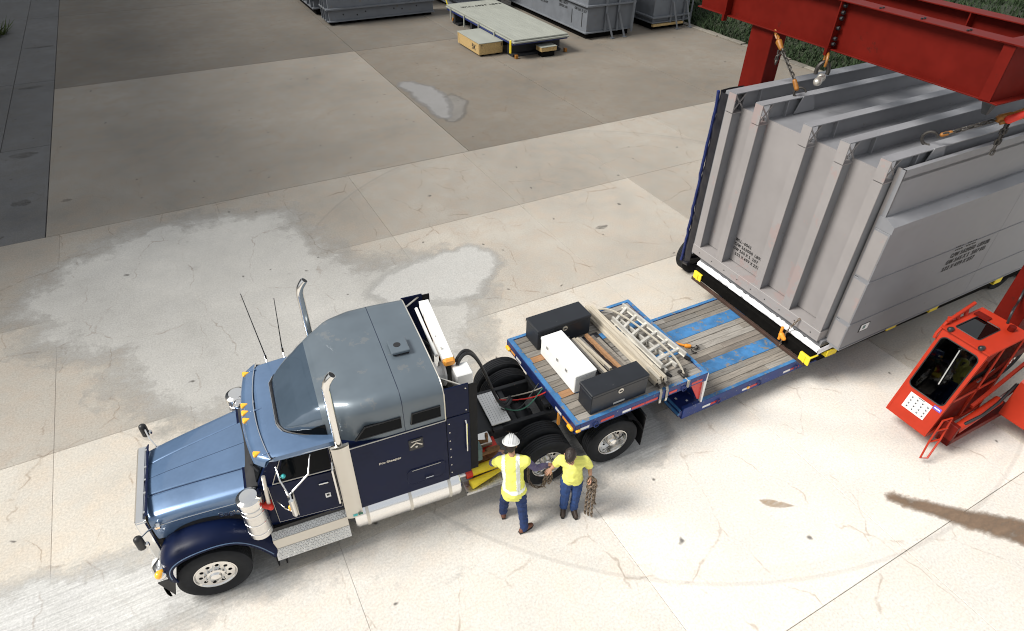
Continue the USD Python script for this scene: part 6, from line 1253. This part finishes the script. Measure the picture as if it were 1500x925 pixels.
# stack of pale panels on dark trestles
t = thing('panel_stack', 'stack of long pale green wall panels on dark stands with yellow ends', 'panel stack', YARD, (17.2, 32, 0))
for k in range(2):
    m = MB(); m.box(15.62 + .05 * k, 18.80 - .03 * k, 28.18 + .1 * k, 36.4, .74 + .085 * k, .815 + .085 * k, .01); m.put(t, 'panel', 'panel_green', False)
m = MB()
for k in range(14): u = 15.8 + .22 * k; m.box(u, u + .012, 28.34, 36.3, .90, .912)
m.put(t, 'panel_ribs', 'panel_green', False, kind='stuff')
m = MB(); m.text('WLL-6039  LB92', .22, (16.1, 35.2, .903), (1, 0, 0), (0, 1, 0), .012); m.put(t, 'stencil_text', 'stencil_black', False)
m = MB(); m.box(15.62, 18.78, 28.3, 36.2, .64, .72, .01); m.put(t, 'steel_frame', 'dark_blue', False)
for v in (28.9, 31.0, 33.2, 35.4):
    m = MB(); m.box(15.75, 18.7, v, v + .22, .12, .64); m.box(15.8, 18.6, v - .3, v + .5, 0, .12); m.put(t, 'stand', 'black_steel', False)
for v in (28.45, 30.2, 32, 33.8, 35.6):
    m = MB(); m.box(15.56, 15.62, v, v + .09, .25, .84); m.put(t, 'green_strap', 'safety_yellow' if v < 28.6 else 'panel_green', False)
for u, v in ((15.85, 28.35), (18.72, 28.35), (16.0, 36.2)):
    m = MB(); m.box(u - .07, u + .07, v - .08, v + .08, 0, .18, .01); m.put(t, 'yellow_foot', 'hook_yellow', False)
m = MB(); m.beam((15.7, 36.3, .9), (15.5, 36.9, 2.2), .05, .03); m.put(t, 'yellow_post', 'safety_yellow', False)
t = thing('wooden_crate', 'long low crate of orange strand board with a pale lid', 'crate', YARD, (14.95, 30.6, 0))
m = MB(); m.box(14.30, 15.60, 29.34, 31.9, .08, .60, .006); b = m.put(t, 'side_boards', 'strand_board', False)
m = MB(); m.box(14.28, 15.62, 29.32, 31.92, .602, .635, .004); m.put(t, 'lid', 'panel_green', False)
for u in (14.45, 15.35):
    m = MB(); m.box(u, u + .12, 29.4, 31.85, 0, .08); m.put(t, 'runner', 'black_timber', False)
m = MB(); m.text('5K', .24, (14.295, 30.2, .22), (0, -1, 0), (0, 0, 1), .004)
for u, z in ((14.4, .5), (15.5, .5), (15.5, .42)): m.box(u, u + .06, 29.33, 29.337, z, z + .05)
m.put(b, 'stencil_marks', 'stencil_black', False)
for v in (29.42, 31.78):
    m = MB(); m.box(14.285, 14.30, v - .05, v + .05, .09, .6); m.put(t, 'batten', 'strand_board', False)
t = thing('wood_block', 'small light wooden block under the end of the panel stack', 'block', YARD, (17.5, 28.2, 0))
m = MB(); m.box(17.05, 17.95, 27.95, 28.5, .26, .46, .008); m.put(t, 'block_body', 'strand_board', False)
m = MB(); m.box(17.04, 17.96, 27.94, 28.51, .462, .48); m.put(t, 'pale_top', 'panel_green', False)
m = MB(); m.box(17.15, 17.85, 28.0, 28.4, 0, .26); m.put(t, 'support', 'black_timber', False)
